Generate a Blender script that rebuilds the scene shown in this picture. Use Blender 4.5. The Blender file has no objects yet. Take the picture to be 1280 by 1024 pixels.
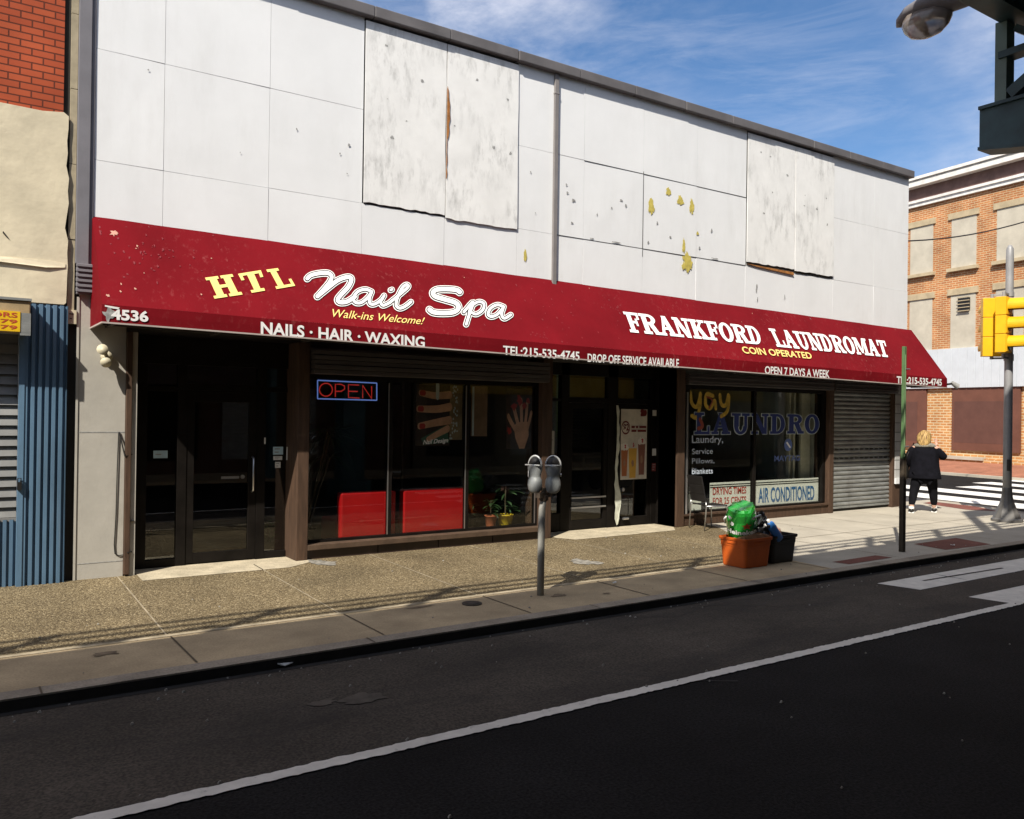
import bpy, bmesh, math, random
import numpy as np
from mathutils import Vector, Matrix, noise
random.seed(7)
S = bpy.context.scene
COL = S.collection
PI = math.pi

# ------------------------------------------------------------------ camera
FPX = 1060.0
RW = np.array([[0.8270, 0.0138, 0.5620], [-0.5620, -0.0048, 0.8272], [0.0141, -0.9999, 0.0038]])
EYE = np.array([0.0, -10.35, 1.9])
cam = bpy.data.cameras.new('camera')
cam.sensor_width = 36; cam.lens = FPX / 1280 * 36
cam.clip_start = 0.05; cam.clip_end = 3000
co = bpy.data.objects.new('camera', cam); COL.objects.link(co)
r_, d_, f_ = RW[:, 0], RW[:, 1], RW[:, 2]
mw = Matrix(((r_[0], -d_[0], -f_[0], EYE[0]), (r_[1], -d_[1], -f_[1], EYE[1]), (r_[2], -d_[2], -f_[2], EYE[2]), (0, 0, 0, 1)))
co.matrix_world = mw
S.camera = co

# ------------------------------------------------------------------ sun, sky, exposure
SUN = Vector((-0.83, -0.546, 1.0)).normalized()
sl = bpy.data.lights.new('sun', 'SUN'); sl.energy = 4.6; sl.angle = math.radians(0.5); sl.color = (1.0, 0.93, 0.82)
so = bpy.data.objects.new('sun', sl); COL.objects.link(so)
so.rotation_euler = SUN.to_track_quat('Z', 'Y').to_euler()
so.location = (-20, -20, 30)
w = bpy.data.worlds.new('World'); S.world = w; w.use_nodes = True
nt = w.node_tree; N = nt.nodes; Lk = nt.links
bg = N['Background']; bg.inputs[1].default_value = 0.085
sky = N.new('ShaderNodeTexSky'); sky.sky_type = 'NISHITA'; sky.sun_disc = False
sky.sun_elevation = math.asin(SUN.z); sky.sun_rotation = math.atan2(SUN.x, SUN.y)
sky.air_density = 1.0; sky.dust_density = 0.4; sky.ozone_density = 3.0
tc = N.new('ShaderNodeTexCoord'); mp = N.new('ShaderNodeMapping'); mp.inputs['Scale'].default_value = (1.0, 1.0, 2.6)
mp.inputs['Rotation'].default_value = (0.2, 0.5, 0.3)
n1 = N.new('ShaderNodeTexNoise'); n1.inputs['Scale'].default_value = 2.1; n1.inputs['Detail'].default_value = 9; n1.inputs['Roughness'].default_value = 0.62; n1.inputs['Distortion'].default_value = 0.6
n2 = N.new('ShaderNodeTexNoise'); n2.inputs['Scale'].default_value = 24; n2.inputs['Detail'].default_value = 8; n2.inputs['Roughness'].default_value = 0.6
mr = N.new('ShaderNodeMapRange'); mr.inputs[1].default_value = 0.29; mr.inputs[2].default_value = 0.50; mr.inputs[3].default_value = 0.0; mr.inputs[4].default_value = 1.0
mr2 = N.new('ShaderNodeMapRange'); mr2.inputs[1].default_value = 0.3; mr2.inputs[2].default_value = 0.7; mr2.inputs[3].default_value = 0.42; mr2.inputs[4].default_value = 1.0
# cloud except a blue opening over the side street; unseen cover added as fill
dt = N.new('ShaderNodeVectorMath'); dt.operation = 'DOT_PRODUCT'; dt.inputs[1].default_value = (0.754, 0.573, 0.322)
mr3 = N.new('ShaderNodeMapRange'); mr3.inputs[1].default_value = 0.996; mr3.inputs[2].default_value = 0.968; mr3.inputs[3].default_value = 0.10; mr3.inputs[4].default_value = 0.95
mu = N.new('ShaderNodeMath'); mu.operation = 'MULTIPLY'; mu2 = N.new('ShaderNodeMath'); mu2.operation = 'MULTIPLY'
mx = N.new('ShaderNodeMix'); mx.data_type = 'RGBA'; mx.inputs['B'].default_value = (7.0, 7.1, 7.9, 1)
Lk.new(tc.outputs['Generated'], mp.inputs[0]); Lk.new(mp.outputs[0], n1.inputs[0]); Lk.new(mp.outputs[0], n2.inputs[0])
Lk.new(tc.outputs['Generated'], dt.inputs[0]); Lk.new(dt.outputs['Value'], mr3.inputs[0])
Lk.new(n1.outputs[0], mr.inputs[0]); Lk.new(n2.outputs[0], mr2.inputs[0])
Lk.new(mr.outputs[0], mu.inputs[0]); Lk.new(mr2.outputs[0], mu.inputs[1]); Lk.new(mu.outputs[0], mu2.inputs[0]); Lk.new(mr3.outputs[0], mu2.inputs[1])
tv = N.new('ShaderNodeVectorMath'); tv.operation = 'MULTIPLY'; tv.inputs[1].default_value = (0.56, 0.80, 0.98); Lk.new(sky.outputs[0], tv.inputs[0])
mp3 = N.new('ShaderNodeMapping'); mp3.inputs['Rotation'].default_value = (0.0, 0.22, 0.75); mp3.inputs['Scale'].default_value = (1.0, 1.3, 6.5)
n3 = N.new('ShaderNodeTexNoise'); n3.inputs['Scale'].default_value = 2.3; n3.inputs['Detail'].default_value = 10; n3.inputs['Roughness'].default_value = 0.66; n3.inputs['Distortion'].default_value = 0.9
mr4 = N.new('ShaderNodeMapRange'); mr4.inputs[1].default_value = 0.47; mr4.inputs[2].default_value = 0.78; mr4.inputs[4].default_value = 0.34
mxm = N.new('ShaderNodeMath'); mxm.operation = 'MAXIMUM'
Lk.new(tc.outputs['Generated'], mp3.inputs[0]); Lk.new(mp3.outputs[0], n3.inputs[0]); Lk.new(n3.outputs[0], mr4.inputs[0]); Lk.new(mr4.outputs[0], mxm.inputs[1])
Lk.new(tv.outputs[0], mx.inputs['A']); Lk.new(mu2.outputs[0], mxm.inputs[0]); Lk.new(mxm.outputs[0], mx.inputs['Factor']); Lk.new(mx.outputs['Result'], bg.inputs[0])
S.view_settings.view_transform = 'Standard'; S.view_settings.look = 'None'
S.view_settings.exposure = 0.66; S.view_settings.gamma = 1.0
S.view_settings.use_curve_mapping = False

# ------------------------------------------------------------------ helpers: measuring
def ray(px, py):
    return RW @ np.array([px - 640.0, py - 512.0, FPX])
def onplane(px, py, p0, n):
    r = ray(px, py); p0 = np.array(p0, float); n = np.array(n, float)
    t = np.dot(p0 - EYE, n) / np.dot(r, n)
    return Vector(EYE + t * r)
def W(px, py, y=0.0): return onplane(px, py, (0, y, 0), (0, 1, 0))
def G(px, py, z=0.0): return onplane(px, py, (0, 0, z), (0, 0, 1))

# ------------------------------------------------------------------ helpers: materials
MATS = {}
def hexlin(c): return (c[0], c[1], c[2], 1.0)
def mat(name, col, rough=0.8, var=0.12, vs=3.0, bump=0.0, bs=60.0, metal=0.0, col2=None, stretch=(1, 1, 1), lo=0.35, hi=0.68, fine=0.0, fs=90, coat=0.0, spec=0.35, streak=0.0, streakcol=(0.1, 0.1, 0.1), strs=(5, 5, 0.35), slo=0.55, shi=0.75, smod=0.0):
    if name in MATS: return MATS[name]
    m = bpy.data.materials.new(name); m.use_nodes = True; t = m.node_tree; n = t.nodes; l = t.links
    b = n['Principled BSDF']
    b.inputs['Roughness'].default_value = rough; b.inputs['Metallic'].default_value = metal
    b.inputs['Specular IOR Level'].default_value = spec
    if coat: b.inputs['Coat Weight'].default_value = coat
    tcn = n.new('ShaderNodeTexCoord'); mpn = n.new('ShaderNodeMapping'); mpn.inputs['Scale'].default_value = stretch
    l.new(tcn.outputs['Object'], mpn.inputs[0])
    no = n.new('ShaderNodeTexNoise'); no.inputs['Scale'].default_value = vs; no.inputs['Detail'].default_value = 8; no.inputs['Roughness'].default_value = 0.62
    l.new(mpn.outputs[0], no.inputs[0])
    r = n.new('ShaderNodeMapRange'); r.inputs[1].default_value = lo; r.inputs[2].default_value = hi
    l.new(no.outputs[0], r.inputs[0])
    mix = n.new('ShaderNodeMix'); mix.data_type = 'RGBA'
    a = tuple(max(0, x * (1 - var)) for x in col); bb = col2 if col2 else tuple(min(1, x * (1 + var)) for x in col)
    if col2: a = col
    mix.inputs['A'].default_value = hexlin(a); mix.inputs['B'].default_value = hexlin(bb)
    l.new(r.outputs[0], mix.inputs['Factor'])
    out = mix.outputs['Result']
    if fine:
        nf = n.new('ShaderNodeTexNoise'); nf.inputs['Scale'].default_value = fs; nf.inputs['Detail'].default_value = 3
        l.new(tcn.outputs['Object'], nf.inputs[0])
        rf = n.new('ShaderNodeMapRange'); rf.inputs[1].default_value = 0.3; rf.inputs[2].default_value = 0.7; rf.inputs[3].default_value = 1 - fine; rf.inputs[4].default_value = 1 + fine
        l.new(nf.outputs[0], rf.inputs[0])
        vm = n.new('ShaderNodeVectorMath'); vm.operation = 'SCALE'; l.new(out, vm.inputs[0]); l.new(rf.outputs[0], vm.inputs['Scale'])
        out = vm.outputs[0]
    if streak:
        ms = n.new('ShaderNodeMapping'); ms.inputs['Scale'].default_value = strs; l.new(tcn.outputs['Object'], ms.inputs[0])
        ns = n.new('ShaderNodeTexNoise'); ns.inputs['Scale'].default_value = 1.0; ns.inputs['Detail'].default_value = 9; ns.inputs['Roughness'].default_value = 0.68
        l.new(ms.outputs[0], ns.inputs[0])
        rs = n.new('ShaderNodeMapRange'); rs.inputs[1].default_value = slo; rs.inputs[2].default_value = shi; rs.inputs[4].default_value = streak
        l.new(ns.outputs[0], rs.inputs[0])
        m2 = n.new('ShaderNodeMix'); m2.data_type = 'RGBA'; m2.inputs['B'].default_value = hexlin(streakcol)
        if smod:
            nm = n.new('ShaderNodeTexNoise'); nm.inputs['Scale'].default_value = smod; nm.inputs['Detail'].default_value = 3; l.new(tcn.outputs['Object'], nm.inputs[0])
            rm = n.new('ShaderNodeMapRange'); rm.inputs[1].default_value = 0.42; rm.inputs[2].default_value = 0.60; l.new(nm.outputs[0], rm.inputs[0])
            mm = n.new('ShaderNodeMath'); mm.operation = 'MULTIPLY'; l.new(rs.outputs[0], mm.inputs[0]); l.new(rm.outputs[0], mm.inputs[1])
            l.new(mm.outputs[0], m2.inputs['Factor'])
        else: l.new(rs.outputs[0], m2.inputs['Factor'])
        l.new(out, m2.inputs['A']); out = m2.outputs['Result']
    l.new(out, b.inputs['Base Color'])
    if bump:
        nb = n.new('ShaderNodeTexNoise'); nb.inputs['Scale'].default_value = bs; nb.inputs['Detail'].default_value = 5
        l.new(mpn.outputs[0], nb.inputs[0])
        bp = n.new('ShaderNodeBump'); bp.inputs['Strength'].default_value = min(1, bump); bp.inputs['Distance'].default_value = 0.01
        l.new(nb.outputs[0], bp.inputs['Height']); l.new(bp.outputs[0], b.inputs['Normal'])
    MATS[name] = m
    return m

def brick_mat(name, c1, c2, mortar, bw=0.21, bh=0.07, mt=0.010, plane='xz', dirt=0.2, bias=0.0):
    m = bpy.data.materials.new(name); m.use_nodes = True; t = m.node_tree; n = t.nodes; l = t.links
    b = n['Principled BSDF']; b.inputs['Roughness'].default_value = 0.9; b.inputs['Specular IOR Level'].default_value = 0.2
    tcn = n.new('ShaderNodeTexCoord'); sp = n.new('ShaderNodeSeparateXYZ'); cb = n.new('ShaderNodeCombineXYZ')
    l.new(tcn.outputs['Object'], sp.inputs[0])
    l.new(sp.outputs['X' if plane == 'xz' else 'Y'], cb.inputs[0]); l.new(sp.outputs['Z'], cb.inputs[1])
    bt = n.new('ShaderNodeTexBrick'); bt.inputs['Scale'].default_value = 1.0
    bt.inputs['Brick Width'].default_value = bw; bt.inputs['Row Height'].default_value = bh; bt.inputs['Mortar Size'].default_value = mt
    bt.inputs['Mortar Smooth'].default_value = 0.2; bt.inputs['Bias'].default_value = bias
    bt.inputs['Color1'].default_value = hexlin(c1); bt.inputs['Color2'].default_value = hexlin(c2); bt.inputs['Mortar'].default_value = hexlin(mortar)
    l.new(cb.outputs[0], bt.inputs[0])
    no = n.new('ShaderNodeTexNoise'); no.inputs['Scale'].default_value = 1.3; no.inputs['Detail'].default_value = 8; l.new(tcn.outputs['Object'], no.inputs[0])
    r = n.new('ShaderNodeMapRange'); r.inputs[1].default_value = 0.3; r.inputs[2].default_value = 0.7; r.inputs[3].default_value = 1 - dirt; r.inputs[4].default_value = 1 + dirt
    l.new(no.outputs[0], r.inputs[0])
    vm = n.new('ShaderNodeVectorMath'); vm.operation = 'SCALE'; l.new(bt.outputs[0], vm.inputs[0]); l.new(r.outputs[0], vm.inputs['Scale'])
    l.new(vm.outputs[0], b.inputs['Base Color'])
    bp = n.new('ShaderNodeBump'); bp.inputs['Strength'].default_value = 0.6; bp.inputs['Distance'].default_value = 0.01; bp.invert = True
    l.new(bt.outputs['Fac'], bp.inputs['Height']); l.new(bp.outputs[0], b.inputs['Normal'])
    return m

def pebble_mat():
    m = bpy.data.materials.new('exposed_aggregate'); m.use_nodes = True; t = m.node_tree; n = t.nodes; l = t.links
    b = n['Principled BSDF']; b.inputs['Roughness'].default_value = 0.85; b.inputs['Specular IOR Level'].default_value = 0.25
    tcn = n.new('ShaderNodeTexCoord')
    v = n.new('ShaderNodeTexVoronoi'); v.inputs['Scale'].default_value = 78; l.new(tcn.outputs['Object'], v.inputs[0])
    sx = n.new('ShaderNodeSeparateColor'); l.new(v.outputs['Color'], sx.inputs[0])
    cr = n.new('ShaderNodeValToRGB'); e = cr.color_ramp.elements
    e[0].position = 0.0; e[0].color = (0.075, 0.055, 0.032, 1); e[1].position = 1.0; e[1].color = (0.35, 0.285, 0.175, 1)
    k = e.new(0.45); k.color = (0.14, 0.106, 0.057, 1); k = e.new(0.75); k.color = (0.20, 0.155, 0.086, 1)
    l.new(sx.outputs[0], cr.inputs[0])
    no = n.new('ShaderNodeTexNoise'); no.inputs['Scale'].default_value = 0.9; no.inputs['Detail'].default_value = 7; l.new(tcn.outputs['Object'], no.inputs[0])
    r = n.new('ShaderNodeMapRange'); r.inputs[1].default_value = 0.3; r.inputs[2].default_value = 0.7; r.inputs[3].default_value = 0.74; r.inputs[4].default_value = 1.22
    l.new(no.outputs[0], r.inputs[0])
    vm = n.new('ShaderNodeVectorMath'); vm.operation = 'SCALE'; l.new(cr.outputs[0], vm.inputs[0]); l.new(r.outputs[0], vm.inputs['Scale'])
    l.new(vm.outputs[0], b.inputs['Base Color'])
    bp = n.new('ShaderNodeBump'); bp.inputs['Strength'].default_value = 0.7; bp.inputs['Distance'].default_value = 0.012; bp.invert = True
    l.new(v.outputs['Distance'], bp.inputs['Height']); l.new(bp.outputs[0], b.inputs['Normal'])
    return m

def glass_mat(name, tint=(0.72, 0.76, 0.74), refl=1.0, rough=0.01, f0=0.035):
    m = bpy.data.materials.new(name); m.use_nodes = True; t = m.node_tree; n = t.nodes; l = t.links
    n.remove(n['Principled BSDF'])
    tr = n.new('ShaderNodeBsdfTransparent'); tr.inputs[0].default_value = hexlin(tint)
    gl = n.new('ShaderNodeBsdfGlossy'); gl.inputs['Roughness'].default_value = rough; gl.inputs['Color'].default_value = (refl, refl, refl, 1)
    lw_ = n.new('ShaderNodeLayerWeight'); lw_.inputs['Blend'].default_value = 0.5
    pw_ = n.new('ShaderNodeMath'); pw_.operation = 'POWER'; pw_.inputs[1].default_value = 5.0; l.new(lw_.outputs['Facing'], pw_.inputs[0])
    fr = n.new('ShaderNodeMath'); fr.operation = 'MULTIPLY_ADD'; fr.inputs[1].default_value = 0.93; fr.inputs[2].default_value = f0; l.new(pw_.outputs[0], fr.inputs[0])
    ms = n.new('ShaderNodeMixShader'); l.new(fr.outputs[0], ms.inputs[0]); l.new(tr.outputs[0], ms.inputs[1]); l.new(gl.outputs[0], ms.inputs[2])
    l.new(ms.outputs[0], n['Material Output'].inputs[0])
    return m

def glow_mat(name, col, strength):
    m = bpy.data.materials.new(name); m.use_nodes = True; b = m.node_tree.nodes['Principled BSDF']
    b.inputs['Base Color'].default_value = hexlin(tuple(c * 0.3 for c in col)); b.inputs['Emission Color'].default_value = hexlin(col); b.inputs['Emission Strength'].default_value = strength
    return m

# ------------------------------------------------------------------ helpers: objects
ORG = {}
def tag(o, label=None, cat=None, group=None, kind=None):
    if label: o['label'] = label
    if cat: o['category'] = cat
    if group: o['group'] = group
    if kind: o['kind'] = kind
    return o
def thing(name, label, cat, loc=(0, 0, 0), rotz=0.0, group=None):
    o = bpy.data.objects.new(name, None); COL.objects.link(o)
    o.location = loc; o.rotation_euler = (0, 0, rotz); o.empty_display_size = 0.2
    ORG[o.name] = Vector(loc)
    return tag(o, label, cat, group)

class MB:
    """collects shapes; build() links them as one mesh object"""
    def __init__(s): s.bm = bmesh.new(); s.mi = 0
    def _f(s, vs):
        try:
            f = s.bm.faces.new(vs); f.material_index = s.mi; return f
        except ValueError: return None
    def poly(s, pts):
        return s._f([s.bm.verts.new(p) for p in pts])
    def box(s, x0, x1, y0, y1, z0, z1):
        return s.hexa([(x0, y0, z0), (x1, y0, z0), (x1, y1, z0), (x0, y1, z0)], [(x0, y0, z1), (x1, y0, z1), (x1, y1, z1), (x0, y1, z1)])
    def hexa(s, bot, top):
        b = [s.bm.verts.new(p) for p in bot]; t = [s.bm.verts.new(p) for p in top]
        n = len(b)
        s._f(list(reversed(b))); s._f(t)
        for i in range(n): s._f([b[i], b[(i + 1) % n], t[(i + 1) % n], t[i]])
        return s
    def prism(s, pts, d):
        """closed outline pts (3D) extruded by vector d"""
        d = Vector(d); return s.hexa(pts, [Vector(p) + d for p in pts])
    def bar(s, p0, p1, wx, wz=None):
        """rectangular bar between two points"""
        wz = wz or wx; p0 = Vector(p0); p1 = Vector(p1); d = (p1 - p0).normalized()
        up = Vector((0, 0, 1)) if abs(d.z) < 0.95 else Vector((0, 1, 0))
        a = d.cross(up).normalized() * wx / 2; b = a.cross(d).normalized() * wz / 2
        return s.hexa([p0 - a - b, p0 + a - b, p0 + a + b, p0 - a + b], [p1 - a - b, p1 + a - b, p1 + a + b, p1 - a + b])
    def ring(s, c, u, v, ru, rv, n):
        return [s.bm.verts.new(Vector(c) + Vector(u) * ru * math.cos(2 * PI * i / n) + Vector(v) * rv * math.sin(2 * PI * i / n)) for i in range(n)]
    def loft(s, rings, cap=True):
        n = len(rings[0])
        for a, b in zip(rings, rings[1:]):
            for i in range(n): s._f([a[i], a[(i + 1) % n], b[(i + 1) % n], b[i]])
        if cap: s._f(list(reversed(rings[0]))); s._f(rings[-1])
        return s
    def cyl(s, p0, p1, r0, r1=None, n=16):
        r1 = r0 if r1 is None else r1
        p0 = Vector(p0); p1 = Vector(p1); d = (p1 - p0).normalized()
        up = Vector((0, 0, 1)) if abs(d.z) < 0.9 else Vector((1, 0, 0))
        u = d.cross(up).normalized(); v = d.cross(u)
        return s.loft([s.ring(p0, u, v, r0, r0, n), s.ring(p1, u, v, r1, r1, n)])
    def lathe(s, c, prof, n=20, sx=1, sy=1):
        c = Vector(c)
        return s.loft([s.ring(c + Vector((0, 0, z)), (1, 0, 0), (0, 1, 0), r * sx, r * sy, n) for r, z in prof])
    def tube(s, pts, r, n=8):
        pts = [Vector(p) for p in pts]; rings = []; u = None
        for i, p in enumerate(pts):
            d = (pts[min(i + 1, len(pts) - 1)] - pts[max(i - 1, 0)]).normalized()
            if u is None:
                up = Vector((0, 0, 1)) if abs(d.z) < 0.9 else Vector((1, 0, 0)); u = d.cross(up).normalized()
            else:
                u = (u - d * u.dot(d)).normalized()
            v = d.cross(u); rr = r[i] if isinstance(r, (list, tuple)) else r
            rings.append(s.ring(p, u, v, rr, rr, n))
        return s.loft(rings)
    def blob(s, c, rx, ry, rz, n=14, m=9, jit=0.0, seed=0, fr=3.0):
        c = Vector(c); rings = []
        for j in range(m + 1):
            th = PI * (j + 0.02) / (m + 0.04); ring = []
            for i in range(n):
                ph = 2 * PI * i / n; d = Vector((math.sin(th) * math.cos(ph), math.sin(th) * math.sin(ph), -math.cos(th)))
                k = 1 + jit * noise.noise(d * fr + Vector((seed * 7.3, seed * 1.7, 0)))
                ring.append(s.bm.verts.new(c + Vector((d.x * rx, d.y * ry, d.z * rz)) * k))
            rings.append(ring)
        return s.loft(rings)
    def build(s, name, mats, parent=None, smooth=False, bevel=0.0, world=True, label=None, kind=None):
        if not isinstance(mats, (list, tuple)): mats = [mats]
        bmesh.ops.recalc_face_normals(s.bm, faces=s.bm.faces)
        me = bpy.data.meshes.new(name)
        org = Vector((0, 0, 0))
        if parent is not None:
            org = ORG.get(parent.name, Vector((0, 0, 0)))
            if world: bmesh.ops.translate(s.bm, verts=s.bm.verts, vec=-org)
        s.bm.to_mesh(me); s.bm.free()
        for m in mats: me.materials.append(m)
        if smooth:
            for p in me.polygons: p.use_smooth = True
        o = bpy.data.objects.new(name, me); COL.objects.link(o)
        if parent is not None:
            o.parent = parent; ORG[o.name] = org
        if bevel:
            bv = o.modifiers.new('bevel', 'BEVEL'); bv.width = bevel; bv.segments = 2; bv.limit_method = 'ANGLE'; bv.angle_limit = math.radians(40)
        if smooth == 'auto':
            pass
        if label: o['label'] = label
        if kind: o['kind'] = kind
        return o

def text_mesh(txt, bold=0.0, shear=0.0, spacing=1.0):
    cu = bpy.data.curves.new('lettering_outline', 'FONT'); cu.body = txt; cu.offset = bold; cu.shear = shear; cu.space_character = spacing; cu.resolution_u = 4
    ob = bpy.data.objects.new('lettering_outline', cu); COL.objects.link(ob)
    dg = bpy.context.evaluated_depsgraph_get(); dg.update()
    me = bpy.data.meshes.new_from_object(ob.evaluated_get(dg))
    vs = [tuple(v.co) for v in me.vertices]; fs = [tuple(p.vertices) for p in me.polygons]
    bpy.data.objects.remove(ob); bpy.data.curves.remove(cu); bpy.data.meshes.remove(me)
    xs = [v[0] for v in vs]; ys = [v[1] for v in vs]
    x0, x1, y0, y1 = min(xs), max(xs), min(ys), max(ys)
    return [((x - x0) / (x1 - x0), (y - y0) / (y1 - y0)) for x, y, z in vs], fs
def text_on(mb, txt, quad, bold=0.0, shear=0.0, spacing=1.0, off=(0, 0, 0)):
    """quad: TL, BL, BR, TR world points of the text block"""
    TL, BL, BR, TR = [Vector(q) for q in quad]; off = Vector(off)
    uv, fs = text_mesh(txt, bold, shear, spacing)
    vs = [mb.bm.verts.new((BL * (1 - u) + BR * u) * (1 - v) + (TL * (1 - u) + TR * u) * v + off) for u, v in uv]
    for f in fs: mb._f([vs[i] for i in f])

def spline(pts, k=8):
    out = []; P = [np.array(p, float) for p in pts]
    for i in range(len(P) - 1):
        p0 = P[max(i - 1, 0)]; p1 = P[i]; p2 = P[i + 1]; p3 = P[min(i + 2, len(P) - 1)]
        for j in range(k):
            t = j / k
            out.append(0.5 * ((2 * p1) + (-p0 + p2) * t + (2 * p0 - 5 * p1 + 4 * p2 - p3) * t * t + (-p0 + 3 * p1 - 3 * p2 + p3) * t ** 3))
    out.append(P[-1]); return out
def ribbon(mb, pts, width, fn, off, lift0=0.0, dl=0.00006):
    """brush stroke: pts in a flat drawing space, fn maps (x,y)->world, off = unit normal scaled lift"""
    n = len(pts); L_ = []; R_ = []; off = Vector(off); lift = lift0
    prev = None
    for i in range(n):
        d = pts[min(i + 1, n - 1)] - pts[max(i - 1, 0)]; d = d / (np.linalg.norm(d) + 1e-9); q = np.array([-d[1], d[0]])
        wd = width(i / (n - 1)) if callable(width) else width
        a = pts[i] + q * wd / 2; b = pts[i] - q * wd / 2
        va = mb.bm.verts.new(Vector(fn(*a)) + off * (lift + dl * i)); vb = mb.bm.verts.new(Vector(fn(*b)) + off * (lift + dl * i))
        if prev: mb._f([prev[0], va, vb, prev[1]])
        prev = (va, vb)
    for idx, l2 in ((0, lift - 0.0002), (n - 1, lift + dl * n + 0.0002)):
        wd = (width(idx / (n - 1)) if callable(width) else width) / 2
        mb._f([mb.bm.verts.new(Vector(fn(pts[idx][0] + wd * math.cos(2 * PI * k / 14), pts[idx][1] + wd * math.sin(2 * PI * k / 14))) + off * l2) for k in range(14)])

# slab serif glyphs: strokes as filled quads in a unit box (x 0..1, y 0..1)
def arcq(cx, cy, rx, ry, a0, a1, wx, wy, n=10):
    q = []
    for i in range(n):
        t0 = math.radians(a0 + (a1 - a0) * i / n); t1 = math.radians(a0 + (a1 - a0) * (i + 1) / n)
        q.append([(cx + rx * math.cos(t0), cy + ry * math.sin(t0)), (cx + rx * math.cos(t1), cy + ry * math.sin(t1)),
                  (cx + (rx - wx) * math.cos(t1), cy + (ry - wy) * math.sin(t1)), (cx + (rx - wx) * math.cos(t0), cy + (ry - wy) * math.sin(t0))])
    return q
def R4(x0, x1, y0, y1): return [(x0, y0), (x1, y0), (x1, y1), (x0, y1)]
s_ = 0.13
GL = {
 'F': [R4(.16, .46, 0, 1), R4(.02, .62, 0, s_), R4(.02, .98, 1 - s_, 1), R4(.82, .98, .66, 1), R4(.4, .7, .46, .58), R4(.66, .8, .34, .7)],
 'L': [R4(.16, .46, 0, 1), R4(.02, .62, 1 - s_, 1), R4(.02, .98, 0, s_), R4(.84, .98, 0, .38)],
 'H': [R4(.12, .38, 0, 1), R4(.62, .88, 0, 1), R4(0, .46, 0, s_), R4(.54, 1, 0, s_), R4(0, .46, 1 - s_, 1), R4(.54, 1, 1 - s_, 1), R4(.3, .7, .44, .58)],
 'T': [R4(.35, .65, 0, 1), R4(.18, .82, 0, s_), R4(.02, .98, 1 - s_, 1), R4(.02, .15, .66, 1), R4(.85, .98, .66, 1)],
 'N': [R4(.1, .26, 0, 1), R4(.74, .9, 0, 1), R4(0, .4, 0, s_), R4(0, .3, 1 - s_, 1), R4(.6, 1, 1 - s_, 1), [(.06, 1), (.36, 1), (.9, 0), (.62, 0)]],
 'A': [[(.06, 0), (.24, 0), (.56, 1), (.4, 1)], [(.34, 1), (.62, 1), (.96, 0), (.66, 0)], R4(-.02, .36, 0, s_), R4(.54, 1.02, 0, s_), R4(.25, .7, .3, .42)],
 'K': [R4(.12, .4, 0, 1), R4(0, .5, 0, s_), R4(0, .5, 1 - s_, 1), [(.38, .36), (.38, .56), (.72, .95), (.88, .95)], [(.44, .5), (.62, .68), (1, .05), (.7, .05)], R4(.56, 1.02, 0, s_), R4(.56, .98, 1 - s_, 1)],
 'D': [R4(.12, .4, 0, 1), R4(0, .5, 0, s_), R4(0, .5, 1 - s_, 1)] + arcq(.46, .5, .5, .5, -90, 90, .27, .13),
 'O': arcq(.5, .5, .5, .52, 0, 360, .29, .14, 22),
 'R': [R4(.12, .4, 0, 1), R4(0, .5, 0, s_), R4(0, .5, 1 - s_, 1)] + arcq(.5, .74, .42, .26, -90, 90, .25, .12) + [R4(.36, .52, .48, .6), [(.44, .5), (.72, .54), (.96, .06), (.66, .06)], R4(.66, 1.04, 0, s_)],
 'U': [R4(.14, .4, .36, 1), R4(.7, .86, .36, 1), R4(0, .5, 1 - s_, 1), R4(.56, 1, 1 - s_, 1)] + arcq(.5, .38, .36, .4, 180, 360, .22, .14),
 'M': [R4(.08, .2, 0, 1), R4(.72, .94, 0, 1), R4(0, .32, 0, s_), R4(.62, 1.02, 0, s_), R4(0, .3, 1 - s_, 1), R4(.7, 1.02, 1 - s_, 1), [(.06, 1), (.32, 1), (.58, .1), (.44, .1)], [(.44, .1), (.56, .1), (.82, 1), (.7, 1)]],
}
GW = {'F': .9, 'L': .88, 'H': 1.1, 'T': .95, 'N': 1.08, 'A': 1.05, 'K': 1.1, 'D': 1.0, 'O': 1.0, 'R': 1.08, 'U': 1.08, 'M': 1.3, ' ': .55}
def slab_on(mb, txt, quad, off, gap=0.06, lift=0.003, grow=0.0):
    TL, BL, BR, TR = [Vector(q) for q in quad]; off = Vector(off)
    tot = sum(GW[c] for c in txt) + gap * (len(txt) - 1); x = 0.0; k = 0
    for c in txt:
        wd = GW[c]
        for q in GL.get(c, []):
            cx = sum(p[0] for p in q) / len(q); cy = sum(p[1] for p in q) / len(q)
            pts = []
            for (a, b) in q:
                if grow:
                    a += grow * (1 if a > cx else -1); b += grow * 0.8 * (1 if b > cy else -1)
                u = (x + a * wd) / tot; v = b
                pts.append((BL * (1 - u) + BR * u) * (1 - v) + (TL * (1 - u) + TR * u) * v + off * (lift + 0.00012 * (k % 9)))
            mb.poly(pts); k += 1
        x += wd + gap
def ragged(cx, cz, rx, rz, seed, n=22, am=0.55):
    out = []
    for i in range(n):
        a = 2 * PI * i / n; k = 1 + am * noise.noise(Vector((math.cos(a) * 1.9 + seed * 3.1, math.sin(a) * 1.9, seed * 1.3)))
        k *= 1 + 0.18 * random.uniform(-1, 1)
        out.append((cx + rx * k * math.cos(a), cz + rz * k * math.sin(a)))
    return out

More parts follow.
